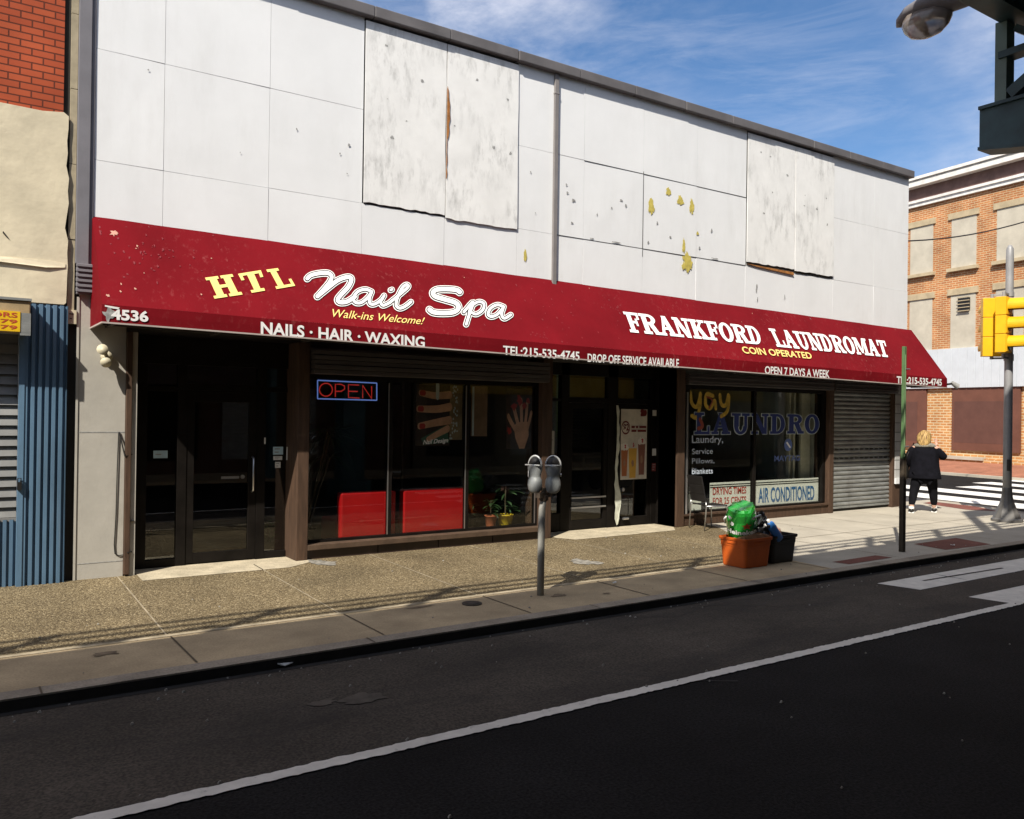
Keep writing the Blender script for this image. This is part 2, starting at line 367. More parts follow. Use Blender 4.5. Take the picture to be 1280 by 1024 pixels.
# ------------------------------------------------------------------ materials
M_white = mat('white_panel_paint', (0.745, 0.755, 0.76), rough=0.55, var=0.03, vs=1.4, bump=0.12, bs=5, streak=0.30, streakcol=(0.45, 0.445, 0.42), strs=(3.5, 1, 0.8), slo=0.45, shi=0.8, smod=0.45)
M_sheet = mat('weathered_white_paint', (0.75, 0.75, 0.735), rough=0.75, var=0.05, vs=2.5, bump=0.15, bs=14, streak=0.75, streakcol=(0.22, 0.22, 0.21), strs=(8, 1, 2.6), slo=0.47, shi=0.76, smod=1.5)
M_ochre = mat('bared_ochre_primer', (0.52, 0.43, 0.10), rough=0.8, var=0.2, vs=14)
M_rust = mat('rusty_bared_wood', (0.36, 0.15, 0.04), rough=0.9, var=0.4, vs=16)
M_hole = mat('dark_gap', (0.03, 0.028, 0.025), rough=0.9)
M_scuff = mat('grey_scuff', (0.30, 0.30, 0.29), rough=0.9, var=0.3, vs=30)
M_core = mat('backing_render', (0.34, 0.34, 0.33), rough=0.9)
M_coping = mat('brown_grey_metal', (0.115, 0.108, 0.11), rough=0.5, var=0.18, vs=2.0, streak=0.3, streakcol=(0.22, 0.20, 0.19), strs=(1, 3, 6))
M_channel = mat('grey_painted_metal', (0.17, 0.165, 0.18), rough=0.55, var=0.1, vs=3)
M_pillar = mat('grey_painted_render', (0.40, 0.38, 0.335), rough=0.85, var=0.08, vs=3, bump=0.15, bs=30, streak=0.5, streakcol=(0.24, 0.21, 0.16), strs=(3, 3, 1.2), slo=0.56, shi=0.8)
M_red = mat('red_awning_vinyl', (0.150, 0.0055, 0.0095), rough=0.7, var=0.16, vs=0.9, bump=0.22, bs=2.6, spec=0.05, streak=0.75, streakcol=(0.25, 0.055, 0.055), strs=(16, 16, 7), slo=0.56, shi=0.72, smod=0.55)
M_redspot = mat('worn_awning_spot', (0.50, 0.18, 0.15), rough=0.8, var=0.2, vs=30)
M_redfade = mat('faded_awning_spot', (0.195, 0.022, 0.028), rough=0.75, var=0.15, vs=30)
M_cream = mat('cream_lettering', (0.80, 0.62, 0.20), rough=0.6, var=0.06, vs=20)
M_wlet = mat('white_lettering', (0.80, 0.79, 0.77), rough=0.6, var=0.06, vs=20)
M_blet = mat('black_lettering', (0.015, 0.015, 0.018), rough=0.6)
M_trim = mat('pale_trim', (0.42, 0.36, 0.33), rough=0.7)
M_black = mat('black_metal', (0.016, 0.015, 0.014), rough=0.45, var=0.3, vs=6)
M_dark = mat('dark_bronze_frame', (0.009, 0.0075, 0.0065), rough=0.45, var=0.3, vs=5, spec=0.12)
M_frame = mat('awning_pipe', (0.10, 0.09, 0.085), rough=0.5, metal=0.3)
M_wood = mat('brown_painted_wood', (0.066, 0.037, 0.022), rough=0.75, var=0.3, vs=3, stretch=(6, 6, 0.8), bump=0.2, bs=20, streak=0.4, streakcol=(0.05, 0.03, 0.02), strs=(12, 12, 1))
M_tile = mat('dark_brown_tile', (0.030, 0.018, 0.016), rough=0.35, var=0.3, vs=5, spec=0.5)
M_sill = mat('brown_sill', (0.085, 0.055, 0.036), rough=0.6, var=0.25, vs=5)
M_alu = mat('bright_aluminium', (0.55, 0.55, 0.55), rough=0.3, metal=0.9)
M_galv = mat('galvanised_steel', (0.30, 0.31, 0.30), rough=0.5, metal=0.45, var=0.25, vs=3, stretch=(1, 1, 4), streak=0.5, streakcol=(0.12, 0.11, 0.10), strs=(3, 3, 0.6))
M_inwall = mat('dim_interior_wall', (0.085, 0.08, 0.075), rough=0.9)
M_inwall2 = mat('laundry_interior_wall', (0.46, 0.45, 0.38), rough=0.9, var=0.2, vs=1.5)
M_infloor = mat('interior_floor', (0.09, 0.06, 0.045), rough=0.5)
M_glass = glass_mat('shop_glass', (0.90, 0.92, 0.90), f0=0.04)
M_glass2 = glass_mat('tinted_door_glass', (0.62, 0.64, 0.62), f0=0.08)
M_paper = mat('white_paper', (0.72, 0.72, 0.69), rough=0.8, var=0.08, vs=9)
M_bluepaper = mat('pale_blue_paper', (0.45, 0.62, 0.70), rough=0.7)
M_ply = mat('grey_white_brick_paint', (0.42, 0.42, 0.41), rough=0.85, var=0.1, vs=4)
M_conc = mat('pale_concrete', (0.40, 0.365, 0.30), rough=0.88, var=0.13, vs=1.3, fine=0.12, fs=70, bump=0.15, bs=60)
M_strip = mat('kerb_strip_concrete', (0.42, 0.325, 0.20), rough=0.88, var=0.20, vs=1.7, fine=0.14, fs=60, bump=0.2, bs=50, streak=0.45, streakcol=(0.20, 0.15, 0.09), strs=(0.9, 1.8, 1), slo=0.55, shi=0.78)
M_kerb = mat('kerb_stone', (0.27, 0.23, 0.18), rough=0.85, var=0.3, vs=2.2, fine=0.2, fs=50, bump=0.25, bs=40)
M_joint = mat('joint_mortar', (0.31, 0.26, 0.18), rough=0.9, var=0.35, vs=5)
M_jdark = mat('dirty_joint', (0.11, 0.085, 0.055), rough=0.9)
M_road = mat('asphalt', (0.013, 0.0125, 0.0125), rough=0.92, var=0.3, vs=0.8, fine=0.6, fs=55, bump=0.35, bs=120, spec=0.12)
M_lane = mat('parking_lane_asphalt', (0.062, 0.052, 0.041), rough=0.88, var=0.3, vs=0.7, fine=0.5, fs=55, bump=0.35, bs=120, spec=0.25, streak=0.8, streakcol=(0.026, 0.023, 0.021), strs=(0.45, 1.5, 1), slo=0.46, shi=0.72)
M_line = mat('worn_white_road_paint', (0.70, 0.67, 0.60), rough=0.8, var=0.12, vs=5, streak=0.6, streakcol=(0.16, 0.15, 0.14), strs=(14, 14, 1), slo=0.6, shi=0.72)
M_cline = mat('clean_white_road_paint', (0.70, 0.69, 0.66), rough=0.8, var=0.1, vs=3, streak=0.4, streakcol=(0.3, 0.29, 0.27), strs=(6, 6, 1), slo=0.6, shi=0.75)
M_stain = mat('road_stain', (0.082, 0.070, 0.056), rough=0.9, var=0.3, vs=8)
M_redpave = mat('red_tactile_paving', (0.165, 0.055, 0.040), rough=0.85, var=0.25, vs=3, fine=0.2, fs=40)
M_brickpave = mat('red_brick_paving', (0.30, 0.125, 0.075), rough=0.9, var=0.2, vs=2, fine=0.15, fs=15)
M_ground = mat('far_ground', (0.12, 0.115, 0.10), rough=0.95, var=0.2, vs=0.2)
M_oil = mat('oily_stain', (0.018, 0.017, 0.017), rough=0.7)

# ------------------------------------------------------------------ ground, road, pavements
RZ = -0.09
YK = -3.98
mb = MB(); mb.poly([(-600, -600, -0.16), (900, -600, -0.16), (900, 900, -0.16), (-600, 900, -0.16)]); tag(mb.build('ground', M_ground), kind='structure')
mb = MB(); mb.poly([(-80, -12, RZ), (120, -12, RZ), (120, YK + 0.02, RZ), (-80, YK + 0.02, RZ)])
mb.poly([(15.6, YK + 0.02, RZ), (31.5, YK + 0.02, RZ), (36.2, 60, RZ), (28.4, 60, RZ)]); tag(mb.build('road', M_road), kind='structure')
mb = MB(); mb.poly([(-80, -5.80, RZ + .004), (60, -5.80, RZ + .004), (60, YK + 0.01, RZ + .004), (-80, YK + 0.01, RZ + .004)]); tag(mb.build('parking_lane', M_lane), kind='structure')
# corner outline of the pavement (kerb line): straight, arc, then along the side street
BD = Vector((0.1499, 0.9886, 0)).normalized()         # direction of the side street
BN = Vector((0.9886, -0.1499, 0))
corner = [(14.2, YK), (15.0, -3.90), (16.0, -3.66), (17.0, -3.22), (17.9, -2.60), (18.6, -1.85), (19.05, -1.1), (19.3, -0.4)]
k0 = Vector((19.3, -0.4, 0)); far_ = [tuple((k0 + BD * t).xy) for t in (4, 12, 60)]
outer = [(-80, YK)] + corner + far_
inner_k = []
def inset(pl, d):
    out = []
    for i, p in enumerate(pl):
        a = Vector(pl[max(i - 1, 0)]); b = Vector(pl[min(i + 1, len(pl) - 1)]); t = (b - a).normalized()
        out.append((p[0] - t.y * d, p[1] + t.x * d))
    return out
ins = inset(outer, 0.17)
mb = MB()
for i in range(len(outer) - 1):
    a, b, c, d = outer[i], outer[i + 1], ins[i + 1], ins[i]
    mb.poly([(a[0], a[1], 0), (b[0], b[1], 0), (c[0], c[1], 0), (d[0], d[1], 0)])
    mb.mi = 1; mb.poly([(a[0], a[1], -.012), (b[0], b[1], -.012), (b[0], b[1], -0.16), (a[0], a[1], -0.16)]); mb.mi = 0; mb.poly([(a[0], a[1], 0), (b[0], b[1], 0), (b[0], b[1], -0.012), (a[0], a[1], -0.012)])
tag(mb.build('kerb', [M_kerb, mat('shaded_kerb_face', (0.028, 0.025, 0.022), rough=.95, var=.4, vs=3)]), kind='structure')  # kerb face coloured near black to paint in the shade on it
mb = MB(); mb.poly([(-80, YK - .10, RZ + .0075), (15, YK - .07, RZ + .0075), (15, YK - .005, RZ + .0075), (-80, YK - .005, RZ + .0075)]); tag(mb.build('gutter', mat('gutter_shade', (0.022, 0.020, 0.018), rough=.95, var=.4, vs=4)), kind='structure')  # dark strip painting the shadow that lies in the gutter
# pavement surfaces
SY = -2.87
mb = MB()
mb.poly([(-80, SY, 0), (9.42, SY, 0), (11.07, -0.35, 0), (11.2, 0.5, 0), (-80, 0.5, 0)])
tag(mb.build('pavement', pebble_mat()), kind='structure')
mb = MB(); mb.poly([(-80, YK + .17, 0), (9.35, YK + .17, 0), (9.42, SY, 0), (-80, SY, 0)]); tag(mb.build('pavement_strip', M_strip), kind='structure')
mb = MB()
poly = [(9.35, YK + .17), (14.2, YK + .17)] + ins[2:9] + [ins[9], ins[10], (22, 30), (17.3, 30), (17.3, 0.5), (11.2, 0.5), (11.07, -0.35), (9.42, SY)]
mb.poly([(p[0], p[1], 0) for p in poly]); tag(mb.build('corner_pavement', M_conc), kind='structure')
# joints, pale edge of the strip
mb = MB()
mb.poly([(-80, -2.935, .004), (9.40, -2.935, .004), (9.42, -2.865, .004), (-80, -2.865, .004)])
for k in range(-6, 6):
    x = 1.62 + k * 1.53
    mb.poly([(x - .007, -2.865, .004), (x + .007, -2.865, .004), (x + .095, -0.02, .004), (x + .081, -0.02, .004)])
tag(mb.build('pavement_joints', M_joint), kind='structure')
mb = MB()
for k in range(-6, 6):
    x = 1.62 + k * 1.53 + 0.02
    mb.poly([(x - .008, -3.80, .004), (x + .008, -3.80, .004), (x + .008, -2.94, .004), (x - .008, -2.94, .004)])
for k in range(6):
    x = 10.9 + k * 1.5
    if x < 17: mb.poly([(x - .006, -3.78 if x < 14 else -3.1, .004), (x + .006, -3.78 if x < 14 else -3.1, .004), (x + .006, -0.02, .004), (x - .006, -0.02, .004)])
mb.poly([(10.6, -1.905, .0045), (17.5, -1.905, .0045), (17.5, -1.893, .0045), (10.6, -1.893, .0045)])
for x in np.arange(-9, 14, 2.4): mb.poly([(x, -3.978, .004), (x + .012, -3.978, .004), (x + .012, -3.812, .004), (x, -3.812, .004)])
tag(mb.build('dirty_joints', M_jdark), kind='structure')
mb = MB(); mb.mi = 0
def flatblob(mb, cx, cy, rx, ry, z, seed, am=.6): mb.poly([(x, y, z) for x, y in ragged(cx, cy, rx, ry, seed, 26, am)])
flatblob(mb, 1.1, -3.2, .10, .05, .005, 3); flatblob(mb, 3.9, -3.05, .13, .03, .005, 5); flatblob(mb, 5.4, -3.32, .09, .05, .005, 8); flatblob(mb, 5.9, -3.5, .05, .03, .005, 4); flatblob(mb, 0.2, -3.5, .2, .06, .005, 14)
tag(mb.build('pavement_stains', mat('pavement_stain', (0.20, 0.15, 0.095), rough=.9, var=.4, vs=14)), kind='structure')
mb = MB(); flatblob(mb, 2.46, -4.95, .17, .10, RZ + .009, 2, .4); flatblob(mb, 2.2, -4.88, .10, .05, RZ + .0085, 9)
tag(mb.build('road_stain', M_stain), kind='structure')
# pale worn patch before the salon door and threshold slabs
mb = MB()
mb.poly([(1.90, -0.40, .004), (3.55, -0.42, .004), (3.95, -0.16, .004), (3.92, 0.36, .004), (1.92, 0.36, .004)])
mb.poly([(8.0, -0.34, .004), (10.1, -0.32, .004), (10.36, -0.02, .004), (10.36, 0.55, .004), (7.85, 0.55, .004), (7.85, -0.05, .004)])
tag(mb.build('worn_threshold_concrete', mat('worn_threshold', (0.45, 0.39, 0.28), rough=0.9, var=0.22, vs=4, fine=0.2, fs=60)), kind='structure')
mb = MB(); flatblob(mb, 3.98, -0.28, .16, .22, .006, 21, .7); flatblob(mb, 6.9, -1.9, .16, .22, .006, 31, .8)
tag(mb.build('spilt_paint', mat('spilt_paint_grey', (0.23, 0.215, 0.185), rough=0.9, var=0.45, vs=14)), kind='structure')
# markings
mb = MB(); rl = random.Random(8); pv = None
for i in range(420):
    x = -3 + 12.75 * i / 419; jt = lambda: rl.uniform(-.007, .007) + .006 * noise.noise(Vector((x * 3, 0, 1)))
    a = mb.bm.verts.new((x, -5.895 + jt(), RZ + .008)); b = mb.bm.verts.new((x, -5.79 + jt(), RZ + .008))
    if pv: mb._f([pv[0], a, b, pv[1]])
    pv = (a, b)
mb.poly([(-80, -5.895, RZ + .008), (-3.0, -5.895, RZ + .008), (-3.0, -5.79, RZ + .008), (-80, -5.79, RZ + .008)])
for (x0, y0, y1) in ((9.35, -4.90, -4.42), (9.55, -5.88, -5.40), (9.6, -6.9, -6.4), (9.6, -7.9, -7.4), (9.6, -8.9, -8.4)):
    mb.poly([(x0 + .10, y0, RZ + .009), (13.4, y0, RZ + .009), (13.4, y1, RZ + .009), (x0, y1, RZ + .009)])
tag(mb.build('road_markings', M_line), kind='structure')
mb = MB(); flatblob(mb, 10.55, -4.62, .012, .24, RZ + .0095, 5, .5); mb.poly([(10.0, -4.60, RZ + .0125), (11.8, -4.66, RZ + .0125), (11.8, -4.70, RZ + .0125), (10.0, -4.635, RZ + .0125)])
tag(mb.build('tar_seam', M_oil), kind='structure')
mb = MB()
for k in range(5):
    b0 = Vector((20.25 + k * 2.0, 0.0, 0)) - BD * 4.0
    L0 = 4.0 + (5.5, 4.6, 2.9, 3.5, 3.6)[k]
    wd = 1.12 - .06 * k
    q = [b0, b0 + BN * wd, b0 + BN * wd + BD * L0, b0 + BD * L0]
    mb.poly([(p.x, p.y, RZ + .008) for p in q])
tag(mb.build('side_street_crossing', M_cline), kind='structure')
mb = MB(); mb.poly([(12.24, -3.18, .004), (13.49, -3.15, .004), (13.3, -3.79, .004), (12.13, -3.73, .004)])
mb.poly([(18.2, -1.55, .004), (18.75, -0.75, .004), (18.9, 0.3, .004), (18.35, 0.2, .004), (17.9, -1.0, .004)])
mb.poly([(9.75, -3.52, .004), (10.75, -3.50, .004), (10.8, -3.72, .004), (9.8, -3.74, .004)])
tag(mb.build('tactile_paving', M_redpave), kind='structure')
rl = random.Random(12); mb = MB()
for _ in range(170):
    x = rl.uniform(-1, 13); y = rl.uniform(-8.5, -4.0) if rl.random() < .5 else rl.uniform(-4.25, -4.0); q = rl.uniform(.004, .013)
    mb.hexa([(x - q, y - q, RZ + .005), (x + q, y - q * .6, RZ + .005), (x + q * .7, y + q, RZ + .005), (x - q, y + q * .5, RZ + .005)], [(x - q * .5, y - q * .5, RZ + .005 + q), (x + q * .5, y - q * .3, RZ + .005 + q), (x + q * .3, y + q * .6, RZ + .005 + q), (x - q * .5, y + q * .2, RZ + .005 + q)])
for _ in range(60):
    x = rl.uniform(-1, 13); y = rl.uniform(-3.9, -.1); q = rl.uniform(.004, .012)
    mb.hexa([(x - q, y - q, .003), (x + q, y - q * .6, .003), (x + q * .7, y + q, .003), (x - q, y + q * .5, .003)], [(x - q * .5, y - q * .5, .003 + q), (x + q * .5, y - q * .3, .003 + q), (x + q * .3, y + q * .6, .003 + q), (x - q * .5, y + q * .2, .003 + q)])
tag(mb.build('grit', mat('grey_grit', (0.30, 0.28, 0.24), rough=.9, var=.4, vs=40)), kind='stuff')
mb = MB(); rl = random.Random(31)
for (x, y, L_, a0) in ((4.2, -5.3, 1.2, -.3), (7.0, -4.5, 2.4, .15), (5.6, -4.25, 3.0, .02)):
    pts = []; px_, py_, a = x, y, a0
    for k in range(int(L_ / .08)):
        pts.append((px_, py_)); a += rl.uniform(-.5, .5); a = a * .8 + a0 * .2; px_ += .08 * math.cos(a); py_ += .08 * math.sin(a)
    for (p, q) in zip(pts, pts[1:]):
        d = Vector((q[0] - p[0], q[1] - p[1], 0)).normalized(); n_ = Vector((-d.y, d.x, 0)) * rl.uniform(.002, .006)
        mb.poly([Vector((p[0], p[1], RZ + .0062)) - n_, Vector((q[0], q[1], RZ + .0062)) - n_, Vector((q[0], q[1], RZ + .0062)) + n_, Vector((p[0], p[1], RZ + .0062)) + n_])
tag(mb.build('road_cracks', M_oil), kind='structure')
# far side pavement of the side street
FK = Vector((29.35, 3.9, 0))
mb = MB()
a = FK - BD * 12; b = FK + BD * 60
for o0, o1, z in ((0.0, 0.22, 0.0),):
    q = [a + BN * o0, b + BN * o0, b + BN * o1, a + BN * o1]; mb.hexa([(p.x, p.y, -.15) for p in q], [(p.x, p.y, z) for p in q])
tag(mb.build('far_kerb', M_conc), kind='structure')
mb = MB(); q = [a + BN * .22, b + BN * .22, b + BN * 9, a + BN * 9]
mb.hexa([(p.x, p.y, -.15) for p in q], [(p.x, p.y, 0.0) if i in (0, 1) else (p.x, p.y, 0.55) for i, p in enumerate(q)])
tag(mb.build('far_pavement', M_brickpave), kind='structure')
mb = MB(); mb.box(-80, 120, -20, -12.0, -0.14, 0.0); tag(mb.build('opposite_pavement', M_strip), kind='structure')

# ------------------------------------------------------------------ the white commercial building
X0, X1 = 1.30, 17.30
bld = thing('commercial_building', 'long two storey building clad in white panels over two shops, red awning across its front', 'building', (9.3, 0, 0))
mb = MB()
mb.box(X0, X1, .03, .32, 2.95, 7.05)          # upper front
mb.box(X0, X1, .32, 13.9, 3.0, 6.6)           # upper storey
mb.box(X0, X0 + .10, .32, 13.9, 0, 3.0); mb.box(X1 - .25, X1, .32, 13.9, 0, 3.0); mb.box(X0 + .1, X1 - .25, 13.6, 13.9, 0, 3.0)
mb.build('wall', M_core, bld)
# cladding
mb = MB()
VS = [1.41, 2.13, 3.355, 4.60, 5.84, 7.07, 7.735, 8.33, 9.58, 10.83, 12.10, 13.46, 14.67, 16.05, 17.30]
ZS = [2.9, 4.63, 5.862, 7.09]
rnd = random.Random(3)
for i in range(len(VS) - 1):
    for j in range(3):
        x0, x1, z0, z1 = VS[i] + .0020, VS[i + 1] - .0020, ZS[j] + .0024, ZS[j + 1] - .0024
        if j > 0 and (i in (3, 4) or i in (10, 11)): continue
        a, b, c, d = [-.002 + rnd.uniform(-.004, .003) for _ in range(4)]
        mb.hexa([(x0, a, z0), (x1, b, z0), (x1, .03, z0), (x0, .03, z0)], [(x0, c, z1), (x1, d, z1), (x1, .03, z1), (x0, .03, z1)])
mb.mi = 1
for cx, cz, rx, rz, sd in ((9.75, 5.36, .09, .13, 1), (10.14, 5.66, .08, .06, 2), (10.42, 5.56, .10, .08, 3), (10.70, 5.50, .08, .13, 4), (10.60, 4.53, .16, .16, 5), (10.52, 4.80, .05, .12, 6), (7.22, 4.25, .035, .09, 7), (10.85, 5.05, .04, .03, 8)):
    [mb.poly([(x, -.012 - .0004 * q, z) for x, z in ragged(cx + dx * rx, cz + dz * rz, rx * kx, rz * kz, sd + q * 2.7, 30, .55)]) for q, (dx, dz, kx, kz) in enumerate(((0, .2, .55, .75), (.45, -.3, .42, .5), (-.4, -.5, .3, .42), (.15, -.8, .28, .3)))]
mb.mi = 2
for cx, cz, rx, rz in ((3.70, 5.42, .012, .014), (4.40, 5.36, .020, .022), (4.28, 5.22, .013, .015), (4.38, 4.98, .01, .01), (9.1, 5.35, .035, .02), (9.2, 5.28, .03, .03), (8.9, 5.2, .02, .02), (9.9, 5.1, .02, .03), (10.2, 4.9, .03, .02), (9.7, 4.75, .025, .03), (10.9, 4.8, .02, .03), (11.2, 5.15, .02, .04), (8.0, 5.3, .03, .02), (8.12, 5.2, .04, .03), (7.98, 5.42, .02, .02), (8.1, 4.85, .03, .02), (8.6, 5.05, .015, .03), (1.95, 5.75, .012, .012), (12.4, 4.25, .03, .10), (12.43, 4.05, .02, .05), (13.2, 4.15, .015, .06), (7.3, 5.5, .012, .02), (7.4, 4.9, .012, .015), (3.0, 5.0, .008, .01), (9.0, 4.66, .10, .012), (8.5, 4.66, .05, .01), (11.3, 4.66, .12, .01)):
    mb.poly([(x, -.0125, z) for x, z in ragged(cx, cz, rx * .8, rz * .8, cx * 3, 14, .9)])
mb.mi = 3
for x, z0, z1 in ((12.10, 5.86, 7.05), (14.67, 4.9, 6.9), (9.58, 4.5, 5.9)):
    mb.box(x - .004, x + .004, -.009, -.002, z0, z1)
for x0, x1, z in ((8.33, 9.6, 5.858), (9.58, 12.1, 5.858), (7.8, 12.1, 4.63)):
    mb.box(x0, x1, -.0085, -.002, z - .003, z + .003)
mb.build('cladding', [M_white, M_ochre, M_scuff, M_hole], bld)
# weathered overlaid sheets
def sheet(x0, x1, z0, z1, seed, label, tilt):
    r = random.Random(seed); mb = MB(); n = 16
    bot = [(x0 + (x1 - x0) * i / n, z0 + r.uniform(-.009, .010)) for i in range(n + 1)]
    rt = [(x1 + r.uniform(-.006, .006), z0 + (z1 - z0) * i / 8) for i in range(1, 8)]
    top = [(x1, z1), (x0, z1)]
    out = bot + rt + top
    mb.prism([(x, -.020 - tilt * (1 - (z - z0) / (z1 - z0)), z) for x, z in out], (0, .014, 0))
    # grey scuff spots on the sheet face
    mb.mi = 1
    for _ in range(5):
        cx = r.uniform(x0 + .1, x1 - .1); cz = r.uniform(z0 + .9, z1 - .25); s = r.uniform(.008, .028)
        mb.poly([(x, -.0225 - tilt * (1 - (z - z0) / (z1 - z0)), z) for x, z in ragged(cx, cz, s, s * r.uniform(.4, 1.3), r.random() * 9, 12, .9)])
    return mb.build('cladding_sheet', [M_sheet, M_scuff], bld, label=label)
sheet(4.615, 5.835, 4.645, 7.04, 1, 'scuffed cladding sheet, left of the tall sheet pair', .004)
sheet(5.85, 7.06, 4.60, 7.04, 2, 'scuffed cladding sheet with a rusty left edge', .010)
sheet(12.115, 13.455, 4.70, 7.04, 3, 'weathered cladding sheet with a rusty lower edge', .006)
sheet(13.47, 14.655, 4.68, 7.04, 4, 'weathered cladding sheet with torn lower corner', .014)
mb = MB()
ed = [(5.846 + random.uniform(0, .012), z) for z in np.linspace(5.15, 5.7, 8)] + [(5.868, 5.74), (5.882, 5.83), (5.874, 5.92), (5.894, 6.0), (5.882, 6.1), (5.886, 6.2), (5.865, 6.3), (5.862, 6.38), (5.845, 6.45)]
mb.poly([(x, -.040, z) for x, z in ed] + [(5.838, -.040, 6.4), (5.838, -.040, 5.15)])
mb.build('rusty_edge', M_rust, bld); mb = MB()
mb.prism([(12.13, -.03, 4.66), (13.42, -.03, 4.64), (13.45, -.03, 4.59), (13.2, -.03, 4.60), (12.4, -.03, 4.635)], (0, .02, 0))
mb.build('rusty_edge', M_rust, bld)
mb = MB()
mb.box(4.62, 7.06, -.007, -.003, 4.62, 4.66); mb.build('sheet_gap', M_hole, bld); mb = MB(); mb.box(12.12, 14.66, -.007, -.003, 4.665, 4.71)
mb.build('sheet_gap', M_hole, bld)
# coping, edge channel, vent, downspout
mb = MB()
xs = np.linspace(X0 - .05, X1 + .06, 15)
for i in range(14):
    d = rnd.uniform(-.008, .008)
    mb.box(xs[i] + .002, xs[i + 1] - .002, -.10 + d, .40, 7.075 + d * .6, 7.225 + d)
mb.build('coping', M_coping, bld, bevel=.012)
mb = MB(); mb.box(1.235, 1.365, -.045, .2, 3.46, 8.6); mb.box(1.367, 1.408, -.02, .03, 3.46, 7.07); mb.build('edge_channel', M_channel, bld, bevel=.006)
mb = MB()
for k in range(6): mb.hexa([(1.245, -.10, 3.15 + k * .055), (1.405, -.10, 3.15 + k * .055), (1.405, .0, 3.165 + k * .055), (1.245, .0, 3.165 + k * .055)], [(1.245, -.10, 3.175 + k * .055), (1.405, -.10, 3.175 + k * .055), (1.405, .0, 3.2 + k * .055), (1.245, .0, 3.2 + k * .055)])
mb.box(1.25, 1.40, -.07, .02, 3.13, 3.455)
mb.build('vent_grille', M_channel, bld)
mb = MB(); mb.box(7.713, 7.787, -.05, -.01, 3.85, 7.07); mb.box(7.705, 7.795, -.055, -.01, 6.75, 6.78); mb.build('downspout', mat('downspout_paint', (0.20, 0.185, 0.18), rough=0.6, var=0.1, vs=4), bld, bevel=.008)
# grey left pillar with pipe, cable
mb = MB(); mb.box(1.285, 1.765, -.0, .30, 0, 3.2); mb.box(1.262, 1.285, -.012, .1, 0, 3.1)
mb.mi = 1
mb.box(1.29, 1.76, -.003, 0, 1.615, 1.625); mb.box(1.30, 1.76, -.003, 0, .17, .178)
mb.build('pillar', [M_pillar, M_scuff], bld)
mb = MB(); mb.box(1.768, 1.826, -.055, .03, 0.02, 2.75); mb.build('rain_pipe', M_wood, bld, bevel=.006)
mb = MB(); mb.box(1.828, 1.885, -.02, .34, 0, 2.75); mb.build('jamb_strip', M_pillar, bld)
mb = MB(); mb.tube([(1.70, -.012, 1.62), (1.69, -.014, 1.2), (1.685, -.012, .7), (1.672, -.012, .36), (1.68, -.012, .26), (1.72, -.012, .235), (1.77, -.012, .24)], .006, 6)
mb.tube([(1.705, -.012, 1.62), (1.76, -.06, 1.35), (1.84, -.035, 1.37)], .008, 6); mb.tube([(1.80, -.06, .27), (1.85, -.03, .27)], .008, 6); mb.tube([(1.82, -.035, .62), (1.87, -.03, .62)], .008, 6)
mb.build('cable', M_black, bld)
# interior shells
mb = MB()
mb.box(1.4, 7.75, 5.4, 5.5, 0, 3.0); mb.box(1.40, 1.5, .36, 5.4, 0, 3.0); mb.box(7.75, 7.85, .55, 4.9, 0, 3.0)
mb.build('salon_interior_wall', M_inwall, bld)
mb = MB(); mb.box(7.75, 17.04, 4.9, 5.0, 0, 3.0); mb.build('laundry_interior_wall', M_inwall2, bld); mb = MB(); mb.box(14.58, 14.66, .32, 4.9, 0, 2.6)
mb.build('partition', M_inwall2, bld)
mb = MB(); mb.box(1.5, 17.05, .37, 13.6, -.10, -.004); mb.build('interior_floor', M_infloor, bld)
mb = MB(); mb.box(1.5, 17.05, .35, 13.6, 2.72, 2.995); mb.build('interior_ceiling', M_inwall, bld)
# ---- salon door set (recessed)
YD = .35
sd = MB(); sd.box(1.89, 2.06, YD - .04, YD + .05, 0, 2.42); sd.box(2.40, 2.51, YD - .04, YD + .05, 0, 2.42); sd.box(3.36, 3.47, YD - .04, YD + .05, 0, 2.42)
sd.box(1.89, 3.75, YD - .04, YD + .05, 2.42, 2.75); sd.box(2.06, 2.40, YD - .035, YD + .045, 0, .10); sd.box(3.47, 3.75, YD - .035, YD + .045, 0, .09); sd.box(2.51, 3.36, YD - .03, YD + .05, 2.12, 2.20); sd.box(2.06, 2.40, YD - .03, YD + .05, 2.10, 2.16); sd.box(3.47, 3.75, YD - .03, YD + .05, 2.12, 2.18)
sdo = sd.build('door_surround', M_dark, bld, bevel=.004)
for q in ((2.06, 2.40, .10), (3.47, 3.75, .09), (2.51, 3.36, 2.2)):
    mb = MB(); mb.box(q[0], q[1], YD, YD + .008, q[2], 2.42); mb.build('glass_pane', M_glass2, sdo)
dr = MB(); dr.box(2.512, 2.60, YD - .03, YD + .02, .02, 2.115); dr.box(3.26, 3.358, YD - .03, YD + .02, .02, 2.115); dr.box(2.60, 3.26, YD - .03, YD + .02, 1.98, 2.115); dr.box(2.60, 3.26, YD - .03, YD + .02, .02, .14)
dro = dr.build('door', M_dark, bld, bevel=.004, label='black framed glass salon door')
mb = MB(); mb.box(2.60, 3.26, YD - .008, YD, .14, 1.98); mb.build('glass_pane', M_glass2, dro)
mb = MB(); mb.tube([(3.305, YD - .03, 1.30), (3.305, YD - .09, 1.28), (3.305, YD - .09, .88), (3.305, YD - .03, .86)], .012, 8); mb.build('handle', M_alu, dro, smooth=True)
mb = MB(); mb.box(2.93, 3.15, YD - .016, YD - .009, 1.03, 1.06); mb.cyl((3.19, YD - .03, 1.05), (3.19, YD - .009, 1.05), .025); mb.build('letter_slot', M_alu, dro)
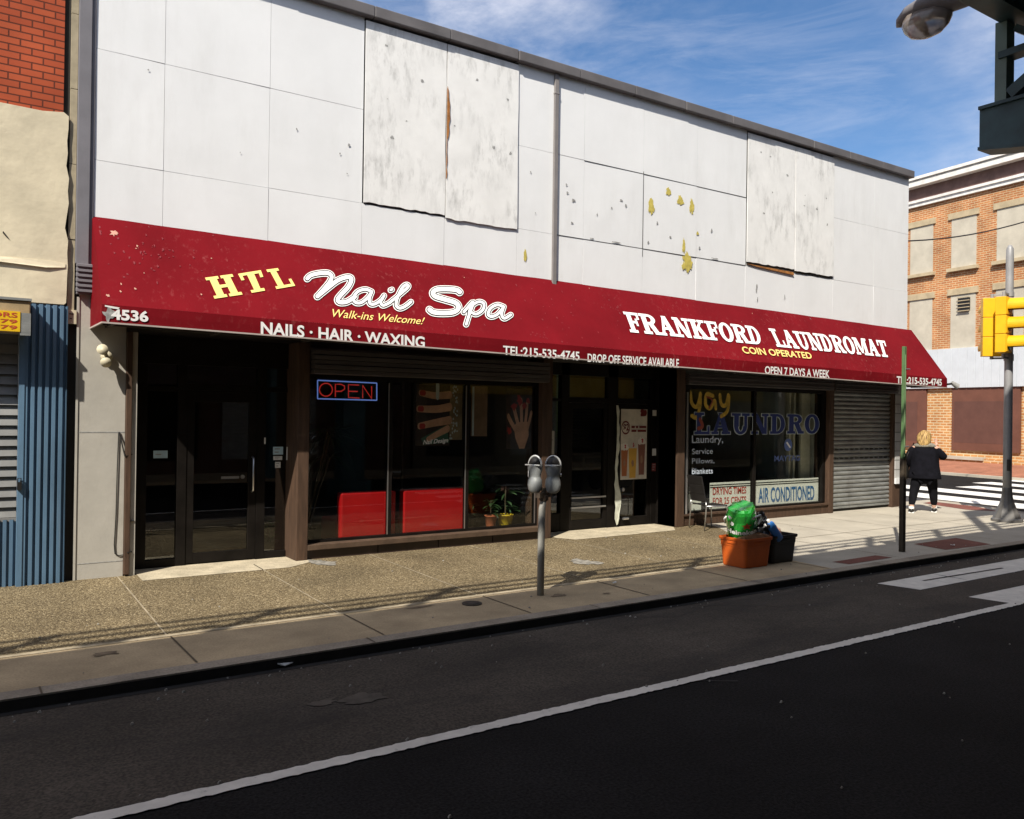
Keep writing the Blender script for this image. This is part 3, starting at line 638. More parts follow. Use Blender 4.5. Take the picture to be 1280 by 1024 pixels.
def sticker(x0, x1, z0, z1, y, m, par, nm='sticker', marks=0, lab=None):
    mb = MB(); mb.box(x0, x1, y - .003, y, z0, z1); mb.mi = 1
    for k in range(marks):
        zz = z0 + (z1 - z0) * (k + .6) / (marks + .4); mb.box(x0 + (x1 - x0) * .15, x0 + (x1 - x0) * (.55 + .3 * ((k * 7) % 3) / 2), y - .0045, y - .003, zz, zz + (z1 - z0) * .13 / max(1, marks * .5))
    return mb.build(nm, [m, M_scuff], par, label=lab)
sticker(2.14, 2.30, 1.30, 1.39, YD, M_bluepaper, sdo, marks=1)
sticker(3.58, 3.71, 1.32, 1.42, YD, M_bluepaper, sdo, marks=2); sticker(3.585, 3.70, 1.25, 1.30, YD, M_paper, sdo, marks=2); sticker(3.61, 3.68, 1.15, 1.225, YD, M_paper, sdo, marks=2); sticker(3.74, 3.76, 1.25, 1.42, YD - .042, M_paper, sdo); sticker(3.45, 3.468, 1.46, 1.54, YD - .041, M_paper, sdo)
# ---- wooden posts
for x0, x1, yb, nm in ((3.755, 3.905, -.06, 0), (7.58, 7.765, -.02, 1), (10.39, 10.575, -.05, 2), (14.60, 14.745, -.03, 3)):
    mb = MB(); mb.box(x0, x1, yb, .40, 0, 2.75); mb.build('post', M_wood, bld, bevel=.008)
# ---- salon window
wf = MB(); YW = .12
wf.box(3.905, 3.96, YW - .03, YW + .04, .19, 2.36); wf.box(7.53, 7.58, YW - .03, YW + .04, .19, 2.36); wf.box(3.96, 7.53, YW - .03, YW + .04, .19, .225); wf.box(3.96, 7.53, YW - .03, YW + .04, 2.30, 2.36)
for x in (5.11, 6.33): wf.box(x - .025, x + .025, YW - .03, YW + .04, .225, 2.30)
wfo = wf.build('window', M_dark, bld, label='wide salon shop window of three panes')
for xa, xb in ((3.96, 5.085), (5.135, 6.305), (6.355, 7.53)):
    mb = MB(); mb.box(xa, xb, YW, YW + .008, .225, 2.30); mb.build('pane', M_glass, wfo)
for x in (5.075, 6.295, 7.53):
    mb = MB(); mb.box(x - .008, x + .008, YW - .036, YW - .03, .23, 1.0 if x > 7 else 2.28); mb.build('bright_bead', M_alu, wfo)
mb = MB(); mb.box(3.905, 7.58, -.06, .16, .12, .19); mb.build('window_sill', M_sill, bld, bevel=.006)
mb = MB()
for x0, x1 in ((3.905, 4.9), (4.91, 5.82), (5.83, 6.72), (6.73, 7.58)): mb.box(x0, x1 - .004, .0, .3, 0, .12)
mb.build('bulkhead', M_tile, bld)
# shutter housing over the windows
def housing(x0, x1, z0, z1, y0=-.16):
    mb = MB(); n = 5
    for k in range(n):
        a = z0 + (z1 - z0) * k / n; mb.box(x0, x1, y0 - .012 * (k % 2), .1, a, a + (z1 - z0) / n - .008)
    mb.build('shutter_housing', M_frame, bld, bevel=.004)
housing(3.92, 7.60, 2.36, 2.66); housing(10.6, 14.62, 2.43, 2.62, -.10); housing(14.75, 16.88, 2.42, 2.62, -.08)
# ---- laundromat entrance
YL = .5
lf = MB()
for x0, x1 in ((7.78, 7.88), (8.30, 8.46), (9.28, 9.50), (10.27, 10.39)): lf.box(x0, x1, YL - .05, YL + .05, 0, 2.75)
lf.box(8.46, 9.28, YL - .05, YL + .05, 2.08, 2.16); lf.box(9.50, 10.27, YL - .05, YL + .05, 2.08, 2.16); lf.box(7.88, 10.27, YL - .05, YL + .05, 2.52, 2.75); lf.box(7.88, 8.30, YL - .045, YL + .05, 2.1, 2.14); lf.box(7.88, 8.30, YL - .045, YL + .05, 0, .3)
lf.box(10.39, 10.42, -.02, YL + .05, 0, 2.75)
lfo = lf.build('door_surround', M_dark, bld, bevel=.004)
for q in ((8.46, 9.28, 2.16), (9.50, 10.27, 2.16), (7.88, 8.30, .3)):
    mb = MB(); mb.box(q[0], q[1], YL, YL + .008, q[2], 2.52); mb.build('glass_pane', M_glass2, lfo)
for i, (x0, x1, lab) in enumerate(((8.465, 9.275, 'left laundromat door, blind hanging behind its glass'), (9.505, 10.265, 'right laundromat door carrying a drinks poster'))):
    d = MB(); d.box(x0, x0 + .07, YL - .04, YL + .03, .02, 2.075); d.box(x1 - .07, x1, YL - .04, YL + .03, .02, 2.075); d.box(x0 + .07, x1 - .07, YL - .04, YL + .03, 1.99, 2.075); d.box(x0 + .07, x1 - .07, YL - .04, YL + .03, .02, .16)
    do = d.build('door', M_dark, bld, bevel=.004, label=lab)
    mb = MB(); mb.box(x0 + .07, x1 - .07, YL - .006, YL + .002, .16, 1.99); mb.build('glass_pane', M_glass2, do)
    if i == 0:
        for zz in (.52, .36): mb = MB(); mb.box(x0 + .05, x1 - .04, YL - .075, YL - .045, zz, zz + .025); mb.build('push_bar', M_alu, do)
    else:
        mb = MB(); mb.cyl((x0 + .10, YL - .09, .63), (x0 + .10, YL - .045, .63), .03); mb.build('handle', M_alu, do)
        mb = MB(); mb.cyl((x0 + .10, YL - .085, .14), (x0 + .22, YL - .085, .14), .02); mb.build('door_stop', M_alu, do)
sticker(8.0, 8.20, 1.24, 1.62, YL, mat('dim_notice', (0.45, 0.45, 0.42), rough=.8), lfo, 'notice', marks=4); sticker(8.06, 8.12, 1.05, 1.12, YL, M_paper, lfo)
sticker(10.285, 10.375, 1.88, 1.98, YL - .052, M_paper, lfo); sticker(10.29, 10.38, 1.19, 1.31, YL - .052, M_paper, lfo); sticker(10.285, 10.375, .92, 1.06, YL - .052, mat('maroon_notice', (0.22, 0.05, 0.05)), lfo, marks=3)
# ---- laundromat window
lw = MB()
lw.box(10.575, 10.75, .02, .25, .22, 2.43); lw.box(14.52, 14.60, .06, .2, .22, 2.43); lw.box(10.75, 14.52, .06, .2, 2.36, 2.43); lw.box(10.75, 14.52, .06, .2, .20, .235); lw.box(12.50, 12.565, .09, .17, .235, 2.36)
lwo = lw.build('window', M_dark, bld, label='laundromat shop window lettered in dark blue')
for xa, xb in ((10.75, 12.50), (12.565, 14.52)):
    mb = MB(); mb.box(xa, xb, .12, .128, .235, 2.36); mb.build('pane', M_glass, lwo)
mb = MB(); mb.box(10.575, 14.60, -.0, .28, 0, .17); mb.box(10.56, 14.60, -.03, .1, .17, .20)
for k in range(9): mb.box(10.6 + k * .14, 10.6 + k * .14 + .13, -.012, 0, .01, .08)
mb.build('bulkhead', M_wood, bld)
mb = MB(); mb.box(10.66, 10.70, .0, .02, .2, 2.3); mb.build('bright_bead', M_alu, lwo)
# lettering on the glass
M_navy = mat('navy_lettering', (0.02, 0.035, 0.15), rough=0.5); M_outl = mat('pale_grey_lettering', (0.50, 0.56, 0.57), rough=0.6)
def wq(pts, y): return [W(px, py, y) for px, py in pts]
q = [(10.96, 1.95), (10.96, 1.565), (14.46, 1.575), (14.46, 1.945)]
mb = MB(); qq = [Vector((x, .116, z)) for x, z in q]
slab_on(mb, 'LAUNDRO', qq, (0, -1, 0), gap=.10, lift=.001, grow=.035); mb.mi = 1; slab_on(mb, 'LAUNDRO', qq, (0, -1, 0), gap=.10, lift=.0045)
mb.build('lettering', [M_outl, M_navy], lwo)
M_yel = mat('yellow_window_paint', (0.46, 0.30, 0.04), rough=0.6, var=0.4, vs=12); M_ored = mat('dull_red_window_paint', (0.25, 0.05, 0.03), rough=0.6)
mb = MB(); fn = lambda x, y: (10.80 + x, .114, 2.33 - y)
for i, p in enumerate(([(.06, .04), (.10, .22), (.22, .28), (.30, .10)], [(.30, .05), (.30, .25), (.22, .46), (.10, .44)], [(.62, .08), (.46, .06), (.44, .24), (.56, .30), (.66, .16), (.70, .30)], [(.80, .06), (.84, .22), (.95, .24), (1.02, .06)], [(1.04, .08), (1.0, .34), (.84, .44)])):
    ribbon(mb, spline(p, 6), .075, fn, (0, -1, 0), lift0=.0012 * i)
mb.mi = 1
ribbon(mb, spline([(.46, .10), (.60, .16), (.52, .30)], 6), .03, fn, (0, -1, 0), lift0=.009); ribbon(mb, spline([(.3, .5), (.36, .62), (.26, .66)], 6), .07, fn, (0, -1, 0), lift0=.009)
mb.build('lettering', [M_yel, M_ored], lwo)
M_chalk = mat('chalk_lettering', (0.48, 0.54, 0.62), rough=.7)
for txt, a, b, c, d in (('Laundry,', (865, 544.5), (865, 557), (904, 556), (904, 545)), ('Service', (865, 561), (865, 568), (891, 567.5), (891, 560)), ('Pillows,', (865, 573), (865, 581), (893, 580), (893, 573)), ('Blankets', (865, 585), (865, 593), (891, 592), (891, 585))):
    mb = MB(); text_on(mb, txt, wq((a, b, c, d), .116), bold=.01); mb.build('lettering', M_chalk, lwo)
mb = MB(); mb.cyl((13.52, .116, 1.36), (13.52, .112, 1.36), .12, n=20); mb.mi = 1; mb.prism([(13.45, .110, 1.40), (13.49, .110, 1.42), (13.60, .110, 1.31), (13.56, .110, 1.30)], (0, .002, 0))
mb.build('emblem', [mat('dim_blue_lettering', (0.10, 0.15, 0.35)), M_wlet], lwo); mb = MB(); text_on(mb, 'MAYTAG', [Vector((13.12, .114, 1.16)), Vector((13.12, .114, 1.05)), Vector((13.88, .114, 1.05)), Vector((13.88, .114, 1.16))], bold=.02)
mb.build('lettering', MATS['dim_blue_lettering'], lwo)
# ---- roller shutter and right pier
mb = MB(); n = 26; prof = []
for k in range(n):
    z = .10 + (2.42 - .10) * k / n; h = (2.42 - .10) / n
    prof += [(.12, z), (.095, z + h * .25), (.09, z + h * .5), (.10, z + h * .8), (.125, z + h * .97)]
prof.append((.12, 2.42))
a = [mb.bm.verts.new((14.76, y, z)) for y, z in prof]; b = [mb.bm.verts.new((16.86, y, z)) for y, z in prof]
for i in range(len(prof) - 1): mb._f([a[i], b[i], b[i + 1], a[i + 1]])
mb.box(14.76, 16.86, .09, .14, .06, .10)
mb.mi = 1
for zz in (1.06, 1.24):
    for k in range(11): mb.box(14.95 + k * .17, 15.05 + k * .17, .083, .09, zz, zz + .025)
mb.build('roller_shutter', [M_galv, M_hole], bld, label='galvanised roller shutter pulled down')
mb = MB(); mb.box(16.86, 16.93, .02, .2, 0, 2.6); mb.build('shutter_rail', M_wood, bld)
mb = MB(); mb.box(14.745, 14.765, .0, .2, 0, 2.45); mb.build('shutter_rail', M_wood, bld)
mb = MB(); mb.box(14.76, 16.86, .13, .3, 0, 2.6); mb.build('shutter_backing', M_hole, bld)
mb = MB(); mb.box(16.93, 17.30, .0, .32, .62, 2.96); mb.build('pier', brick_mat('white_painted_block', (0.46, 0.46, 0.45), (0.40, 0.40, 0.39), (0.22, 0.22, 0.21), .4, .2, .012), bld)
mb = MB(); mb.box(16.93, 17.31, -.02, .32, .50, .62); mb.build('pier_ledge', M_white, bld)
mb = MB(); mb.box(16.95, 17.28, .04, .32, 0, .50); mb.build('pier_base', M_wood, bld)

# ------------------------------------------------------------------ awning
def lerp(a, b, t): return a + (b - a) * t
AX0, AX1 = 1.395, 17.47
def AT(t): return lerp(4.005, 3.815, t)           # top edge height
def AF(t): return lerp(2.955, 2.742, t)           # fold height
def AB(t): return lerp(2.775, 2.558, t)           # lower edge height
AY = -.80
awn = thing('awning', 'long dark red shop awning running over both shop fronts, lettered in white and cream', 'awning', (9.4, 0, 2.55))
mb = MB(); NX, NV = 96, 8; g = []
sag = lambda t, v: .003 * math.sin(PI * v) * (0.4 + 0.6 * abs(math.sin(t * PI * 11))) - .003 * noise.noise(Vector((t * 30, v * 2, 0)))
for i in range(NX + 1):
    t = i / NX; x = lerp(AX0, AX1, t)
    g.append([mb.bm.verts.new((x, AY * v + sag(t, v), lerp(AT(t), AF(t), v) - sag(t, v) * .6)) for v in [j / NV for j in range(NV + 1)]])
for i in range(NX):
    for j in range(NV): mb._f([g[i][j], g[i + 1][j], g[i + 1][j + 1], g[i][j + 1]])
nrm = Vector((0, -1.05, .8)).normalized()
def aw(t, v, l=.004): return Vector((lerp(AX0, AX1, t), AY * v, lerp(AT(t), AF(t), v))) + nrm * l
rw = random.Random(11)
def spots(mi, t0, t1, v0, v1, n, smin, smax, l):
    mb.mi = mi
    for _ in range(n):
        tx = rw.gauss((t0 + t1) / 2, (t1 - t0) / 3.2); vv = rw.gauss((v0 + v1) / 2, (v1 - v0) / 3); vv = min(.97, max(.04, vv)); tx = min(.995, max(.004, tx))
        sx = rw.uniform(smin, smax) / 16; sv = rw.uniform(smin, smax * 1.6) / 1.3
        mb.poly([aw(min(.999, max(.001, t)), min(.99, max(.01, v)), l + rw.uniform(0, .0012)) for t, v in ragged(tx, vv, sx, sv, rw.random() * 9, 12, .9)])
spots(2, .006, .05, .1, .6, 34, .004, .013, .002); spots(2, .02, .06, .2, .5, 16, .004, .012, .002)
spots(1, .006, .03, .76, .97, 4, .006, .016, .005); spots(1, .0125, .0135, .17, .19, 2, .02, .04, .005); spots(1, .01, .07, .1, .6, 4, .004, .009, .005)
spots(2, .36, .40, .3, .8, 22, .004, .013, .002); spots(2, .34, .36, .85, .95, 12, .004, .012, .002); spots(2, .27, .31, .2, .5, 9, .004, .010, .002)
spots(1, .1, .9, .05, .9, 9, .004, .008, .005); spots(2, .05, .95, .1, .95, 50, .004, .012, .0035); spots(2, .45, .47, .2, .6, 12, .005, .014, .0035)
mb.build('canopy', [M_red, mat('peeled_pink_spot', (0.50, 0.27, 0.20)), M_redfade], awn, smooth=False)
mb = MB(); NX2 = 60; ga = []
for i in range(NX2 + 1):
    t = i / NX2; x = lerp(AX0, AX1, t); w_ = .004 * noise.noise(Vector((t * 60, 0, 3)))
    ga.append([mb.bm.verts.new((x, AY, AF(t))), mb.bm.verts.new((x, AY - .002 + w_, lerp(AF(t), AB(t), .5))), mb.bm.verts.new((x, AY + w_, AB(t) + .002))])
for i in range(NX2):
    for j in range(2): mb._f([ga[i][j], ga[i + 1][j], ga[i + 1][j + 1], ga[i][j + 1]])
mb.mi = 1
mb.prism([(1.42, AY - .008, 2.945), (1.56, AY - .008, 2.93), (1.545, AY - .008, 2.912), (1.5, AY - .008, 2.915), (1.42, AY - .008, 2.93)], (0, .003, 0))
mb.mi = 2
mb.poly([(x, AY - .007, z) for x, z in ragged(1.455, 2.85, .045, .06, 5, 20, .9)])
mb.build('valance', [M_red, M_paper, M_scuff, M_blet], awn)
for t, x in ((0, AX0), (1, AX1)):
    mb = MB(); pts = [(x, .0, AT(t)), (x, AY, AF(t)), (x, AY, AB(t)), (x, .0, AB(t))]; mb.prism(pts, (.004 if t == 0 else -.004, 0, 0)); mb.build('end_panel', M_red, awn)
mb = MB()
n = 30
for i in range(n):
    t0, t1 = i / n, (i + 1) / n
    mb.bar((lerp(AX0, AX1, t0), AY + .004, AB(t0) - .008), (lerp(AX0, AX1, t1), AY + .004, AB(t1) - .008), .03, .016)
mb.bar((AX0 + .005, AY, AB(0) - .008), (AX0 + .005, 0, AB(0) - .008), .02, .016)
mb.build('hem_rail', M_trim, awn)
mb = MB()
for i in range(15):
    t = .01 + .98 * i / 14; x = lerp(AX0, AX1, t); mb.bar((x, AY + .02, AB(t) + .02), (x, -.01, AB(t) + .02), .03); mb.bar((x, AY + .03, AF(t) - .03), (x, -.02, AT(t) - .05), .025)
mb.bar((AX0 + .1, -.42, AB(0) + .05), (AX1 - .1, -.42, AB(1) + .05), .03); mb.bar((AX0 + .1, -.2, AB(0) + .03), (AX1 - .1, -.2, AB(1) + .03), .03)
mb.build('pipe_frame', M_frame, awn)
# lettering on the slope: plane of the canopy
PA, PB, PC = Vector((AX0, 0, AT(0))), Vector((AX1, 0, AT(1))), Vector((AX0, AY, AF(0)))
an = (PB - PA).cross(PC - PA).normalized()
if an.z < 0: an = -an
def AP(px, py, l=.006): return onplane(px, py, PA + an * l, an)
def VP(px, py): return W(px, py, AY - .010)
lt = []
# HTL
zx = lambda x, y: AP(240 + x / 8, 320 + y / 8)
mb = MB()
for gph, qd in (('H', [(130, 218), (226, 428), (506, 386), (402, 182)]), ('T', [(455, 180), (560, 376), (768, 340), (692, 142)]), ('L', [(738, 138), (842, 332), (1036, 298), (930, 112)])):
    slab_on(mb, gph, [zx(*p) for p in qd], an, lift=.0003)
mb.build('lettering', M_cream, awn, label='cream slab letters HTL stepping upward')
# Nail Spa
zn = lambda x, y: AP(370 + x / 4.571, 320 + y / 4.571)
strokes = [
 ([(64,130),(85,112),(130,101),(180,99),(203,118),(192,150),(155,195),(122,232)], 34),
 ([(122,232),(180,185),(240,140),(295,122),(316,136),(298,178),(258,222),(238,250),(252,266),(292,262),(335,235)], 36),
 ([(432,205),(395,192),(352,206),(328,240),(338,266),(372,268),(408,240),(432,208)], 27),
 ([(432,208),(418,245),(424,274),(452,275),(492,248)], 27),
 ([(503,228),(484,262),(497,284),(532,270)], 26), ([(540,196),(548,193)], 24),
 ([(532,270),(600,215),(640,178),(630,166),(606,185),(578,243),(572,284),(592,300),(622,290),(656,264)], 27),
 ([(935,208),(915,196),(860,191),(805,194),(782,211),(796,233),(850,250),(912,270),(928,298),(902,322),(840,328),(785,323),(762,308)], 38),
 ([(958,322),(1012,264),(988,340),(972,392)], 26), ([(988,330),(1000,292),(1040,264),(1072,274),(1066,310),(1030,334),(1002,324)], 25),
 ([(1186,292),(1150,281),(1112,300),(1097,334),(1116,348),(1150,335),(1184,297)], 26), ([(1184,297),(1174,335),(1190,358),(1226,338)], 26),
]
mb = MB()
for layer, (grow, mi, l0) in enumerate(((17, 0, .0), (8, 1, .0022), (-3, 0, .0044))):
    mb.mi = mi
    for k, (p, wd) in enumerate(strokes): ribbon(mb, spline(p, 7), wd * (.80) + grow - 3, zn, an, lift0=l0 + .00015 * k, dl=.000005)
mb.build('lettering', [M_wlet, M_blet], awn, label='white brush script Nail Spa outlined in black')
mb = MB(); text_on(mb, 'Walk-ins Welcome!', [AP(414, 386), AP(417, 396.5), AP(532, 406), AP(531, 397)], bold=.0, shear=.55, spacing=1.0, off=an * .0005); mb.build('lettering', M_cream, awn, label='small cream line Walk-ins Welcome!')
mb = MB()
slab_on(mb, 'FRANKFORD', [AP(778.2, 389.5), AP(787.8, 415.2), AP(954.3, 431.2), AP(946.6, 408.6)], an, gap=.03, lift=.0003)
mb.build('lettering', M_wlet, awn, label='white slab letters FRANKFORD'); mb = MB()
slab_on(mb, 'LAUNDROMAT', [AP(960, 410.4), AP(971.2, 433.4), AP(1112.2, 446.8), AP(1106, 426.2)], an, gap=.03, lift=.0003)
mb.build('lettering', M_wlet, awn, label='white slab letters LAUNDROMAT')
mb = MB(); text_on(mb, 'COIN OPERATED', [AP(926, 433), AP(929.5, 441.8), AP(1015.6, 448.9), AP(1013, 440.8)], bold=.02, off=an * .002); mb.build('lettering', M_cream, awn, label='small cream line COIN OPERATED')
for txt, qd, bo, lab in (
 ('4536', [(139, 386), (139, 399.6), (185.5, 402.8), (185.5, 389)], .035, 'street number 4536'),
 ('NAILS \u00b7 HAIR \u00b7 WAXING', [(326, 402), (326, 417.8), (531, 435.2), (531, 421)], .028, 'white line NAILS HAIR WAXING'),
 ('TEL:215-535-4745', [(629, 432), (629, 443.6), (724.5, 450.8), (724.5, 439.8)], .022, 'telephone number at the middle of the valance'),
 ('DROP OFF SERVICE AVAILABLE', [(734.6, 442), (734.6, 452.4), (848.8, 460), (848.8, 448.8)], .02, 'white line DROP OFF SERVICE AVAILABLE'),
 ('OPEN 7 DAYS A WEEK', [(956.2, 457.6), (956.2, 467.6), (1037, 472.8), (1037, 462.9)], .02, 'white line OPEN 7 DAYS A WEEK'),
 ('TEL:215-535-4745', [(1121, 470.2), (1121, 479.3), (1177.3, 482.6), (1177.3, 474)], .03, 'telephone number at the right end of the valance')):
    mb = MB(); text_on(mb, txt, [VP(*p) for p in qd], bold=bo); mb.build('lettering', M_wlet, awn, label=lab)
fl = thing('corner_light', 'small dark lamp fixed to the right tip of the red awning', 'lamp', (17.5, -.82, 2.6))
mb = MB(); mb.bar((17.46, -.80, 2.62), (17.60, -.86, 2.64), .04); mb.build('bracket', M_black, fl)
mb = MB(); mb.cyl((17.58, -.84, 2.66), (17.70, -.90, 2.58), .04, .06); mb.build('lamp_head', M_scuff, fl)

# twin flood lamp on the pillar
fl = thing('flood_lamp', 'cream twin bulb flood lamp fixed to the grey pillar under the awning', 'lamp', (1.55, -.02, 2.45))
M_ivory = mat('aged_ivory_plastic', (0.55, 0.50, 0.36), rough=.5, var=.15, vs=10)
mb = MB(); mb.cyl((1.56, -.001, 2.46), (1.56, -.05, 2.46), .06); mb.build('base_plate', M_ivory, fl, smooth=True)
for (c, e) in (((1.53, -.10, 2.50), (1.49, -.20, 2.53)), ((1.555, -.10, 2.42), (1.53, -.19, 2.385))):
    mb = MB(); mb.cyl((1.56, -.05, 2.46), c, .02, .022, n=10); mb.cyl(c, (Vector(c) + Vector(e)) / 2, .028, .05, n=14); mb.cyl((Vector(c) + Vector(e)) / 2, e, .05, .058, n=14); mb.build('lamp_head', M_ivory, fl, smooth=True)

# ------------------------------------------------------------------ neighbour on the left
nb = thing('brick_building', 'neighbour building on the left, red brick above worn cream render and a shuttered shop', 'building', (-2, 0, 0))
mb = MB(); mb.box(-7, 1.10, .0, 9, 5.06, 10.5); mb.build('brick_wall', brick_mat('red_painted_brick', (0.40, 0.085, 0.035), (0.33, 0.065, 0.028), (0.11, 0.03, 0.018), .215, .075, .008, dirt=.2), nb)
mb = MB(); r = random.Random(5)
ed = [(1.145 + r.uniform(-.018, .018), z) for z in np.linspace(3.02, 5.04, 16)]
out = [(-7, 3.0)] + [(1.13, 3.0)] + ed + [(1.10, 5.075)] + [(x, 5.06 + r.uniform(-.012, .018)) for x in np.linspace(.9, -7, 24)]
mb.prism([(x, -.045, z) for x, z in out], (0, .06, 0)); mb.box(-7, 1.10, .02, 9, 3.0, 5.06)
mb.mi = 0
mb.prism([(-7, -.055, 3.42), (.7, -.055, 3.45), (1.0, -.05, 3.46), (1.14, -.05, 3.44), (1.135, -.055, 3.40), (.95, -.07, 3.38), (.4, -.075, 3.40), (-7, -.07, 3.36)], (0, .02, 0))
mb.mi = 1
mb.prism([(.555, -.052, 3.72), (.60, -.055, 3.66), (.61, -.055, 3.64), (.575, -.055, 3.67), (.55, -.055, 3.70)], (0, .006, 0))
mb.build('render_wall', [mat('cream_render', (0.62, 0.55, 0.40), rough=.95, var=.14, vs=1.6, bump=.5, bs=9, streak=.6, streakcol=(0.33, 0.29, 0.23), strs=(1.2, 1, 2.4), slo=.54, shi=.75), M_hole], nb)
mb = MB()
for k in range(9):
    z0 = 2.9 + k * .82; mb.box(1.165, 1.232, -.01 + r.uniform(-.006, .006), .3, z0 + .003, z0 + .817)
mb.build('quoin_strip', mat('beige_quoin', (0.34, 0.29, 0.20), rough=.95, var=.2, vs=4, bump=.3, bs=20), nb)
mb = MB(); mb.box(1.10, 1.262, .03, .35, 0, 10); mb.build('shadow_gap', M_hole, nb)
mb = MB(); mb.box(-7, .79, -.36, .0, 2.66, 2.975); mb.build('shutter_box', mat('tan_shutter_box', (0.33, 0.24, 0.13), rough=.7, var=.3, vs=3), nb, bevel=.01)
mb = MB(); mb.box(-7, .80, -.38, .0, 2.975, 3.0); mb.box(.70, .795, -.365, -.36, 2.62, 2.85); mb.build('box_trim', M_galv, nb)
mb = MB(); mb.box(-.6, .70, -.372, -.36, 2.655, 2.86); mb.mi = 1
for txt, z0, z1, xa in (('GATES & DOORS', 2.795, 2.845, -.28), ('215-364-4879', 2.735, 2.775, -.2), ('215-550-7079', 2.675, 2.715, -.2)):
    text_on(mb, txt, [Vector((xa, -.374, z1)), Vector((xa, -.374, z0)), Vector((.675, -.374, z0)), Vector((.675, -.374, z1))], bold=.02)
mb.build('sign_plate', [mat('yellow_sign', (0.68, 0.42, 0.01), rough=.5), mat('red_sign_letters', (0.4, 0.05, 0.02))], nb)
M_blue = mat('faded_blue_metal', (0.085, 0.155, 0.235), rough=.6, var=.2, vs=3, stretch=(1, 1, .3), streak=.5, streakcol=(0.16, 0.19, 0.21), strs=(12, 3, .5))
def corrug(x0, x1, z0, z1, y, p, d, m, name, par):
    mb = MB(); pr = []; x = x0
    while x < x1 - 1e-4:
        pr += [(x, y), (min(x + p * .50, x1), y), (min(x + p * .56, x1), y + d), (min(x + p * .94, x1), y + d)]; x += p
    pr.append((x1, y))
    a = [mb.bm.verts.new((x, yy, z0)) for x, yy in pr]; b = [mb.bm.verts.new((x, yy, z1)) for x, yy in pr]
    for i in range(len(pr) - 1):
        if pr[i + 1][0] - pr[i][0] > 1e-6 or abs(pr[i + 1][1] - pr[i][1]) > 1e-6: mb._f([a[i], a[i + 1], b[i + 1], b[i]])
    return mb.build(name, m, par)
corrug(.765, 1.165, 0.0, 2.985, -.07, .066, .04, M_blue, 'corrugated_panel', nb)
corrug(-3, .735, 0.0, .70, -.02, .06, .03, M_blue, 'corrugated_base', nb)
mb = MB(); mb.box(.72, .77, -.08, .0, 0, 2.66); mb.box(1.16, 1.168, -.07, .05, 0, 2.985); mb.build('blue_post', M_blue, nb)
mb = MB(); n = 17
for k in range(n):
    z = .72 + k * .108; mb.hexa([(-4, .03, z), (.72, .03, z), (.72, .10, z), (-4, .10, z)], [(-4, .07, z + .10), (.72, .07, z + .10), (.72, .10, z + .10), (-4, .10, z + .10)])
mb.box(-4, .72, .1, .14, 0, 2.66); mb.box(-4, .722, .0, .1, .68, .715)
mb.build('louvred_shutter', mat('grey_shutter_slats', (0.22, 0.22, 0.215), rough=.55, var=.2, vs=2, metal=.2), nb)
mb = MB(); mb.box(.715, .755, -.12, -.08, 1.02, 1.10); mb.tube([(.72, -.1, 1.10), (.72, -.1, 1.14), (.75, -.1, 1.14), (.75, -.1, 1.10)], .006, 6); mb.build('padlock', M_black, nb)
mb = MB(); mb.box(1.172, 1.255, -.03, .05, 2.80, 2.95); mb.mi = 1; mb.box(1.185, 1.225, -.033, -.03, 2.90, 2.912); mb.box(1.19, 1.21, -.033, -.03, 2.85, 2.862)
mb.build('meter_box', [M_ivory, M_black], nb)

# ------------------------------------------------------------------ brick building across the side street
BP = Vector((33.3, 4.5, 0))                # a point of its street face
def B(px, py, off=0.0): return onplane(px, py, BP - BN * off, BN)
bb = thing('boarded_brick_building', 'three storey orange brick building with boarded windows and a white cornice across the side street', 'building', tuple(B(1230, 583) * 1.0))
def bl(px, py):            # -> along, z
    p = B(px, py); return (p - BP).dot(BD), p.z
def bpt(s, z, off=0.0): p = BP + BD * s - BN * off; return Vector((p.x, p.y, z))
def bbox(mb, s0, s1, z0, z1, o0, o1):
    mb.hexa([bpt(s0, z0, o0), bpt(s0, z0, o1), bpt(s1, z0, o1), bpt(s1, z0, o0)], [bpt(s0, z1, o0), bpt(s0, z1, o1), bpt(s1, z1, o1), bpt(s1, z1, o0)])
zc = lambda x, y: bl(1110 + x / 3.412, 180 + y / 3.412)
zl = lambda x, y: bl(1000 + x / 3.657, 440 + y / 3.657)
zt = zc(300, 104)[1]; zcb = zc(300, 140)[1]; zfb = zc(300, 200)[1]; zlb = zc(300, 228)[1]
S0, S1 = -14.0, 9.5
M_obrick = brick_mat('orange_brick', (0.44, 0.185, 0.072), (0.34, 0.125, 0.05), (0.50, 0.37, 0.22), .26, .085, .014, plane='yz', dirt=.25)
M_ybrick = brick_mat('yellow_orange_brick', (0.50, 0.25, 0.09), (0.40, 0.17, 0.06), (0.56, 0.44, 0.27), .30, .11, .022, plane='yz', dirt=.2)
M_stone = mat('tan_stone', (0.42, 0.34, 0.22), rough=.9, var=.15, vs=3)
M_board = mat('grey_cream_board', (0.46, 0.42, 0.34), rough=.9, var=.10, vs=2)
M_corn = mat('white_cornice_paint', (0.70, 0.68, 0.64), rough=.7, var=.15, vs=4)
M_frieze = mat('brown_frieze', (0.17, 0.10, 0.085), rough=.8, var=.2, vs=3)
M_bwn = mat('brown_boarding', (0.135, 0.055, 0.036), rough=.7, var=.12, vs=2)
M_bwn2 = mat('brown_boarding_patch', (0.105, 0.046, 0.034), rough=.7, var=.12, vs=2)
zb0 = zl(800, 162)[1]; zb1 = zc(350, 868)[1]
mb = MB(); bbox(mb, S0, S1, zb1, zt - .1, 0, -12); mb.build('brick_wall', M_obrick, bb)
mb = MB(); bbox(mb, S0, S1, -.1, zb0, -.06, -12); mb.build('ground_floor_wall', M_ybrick, bb)
mb = MB()
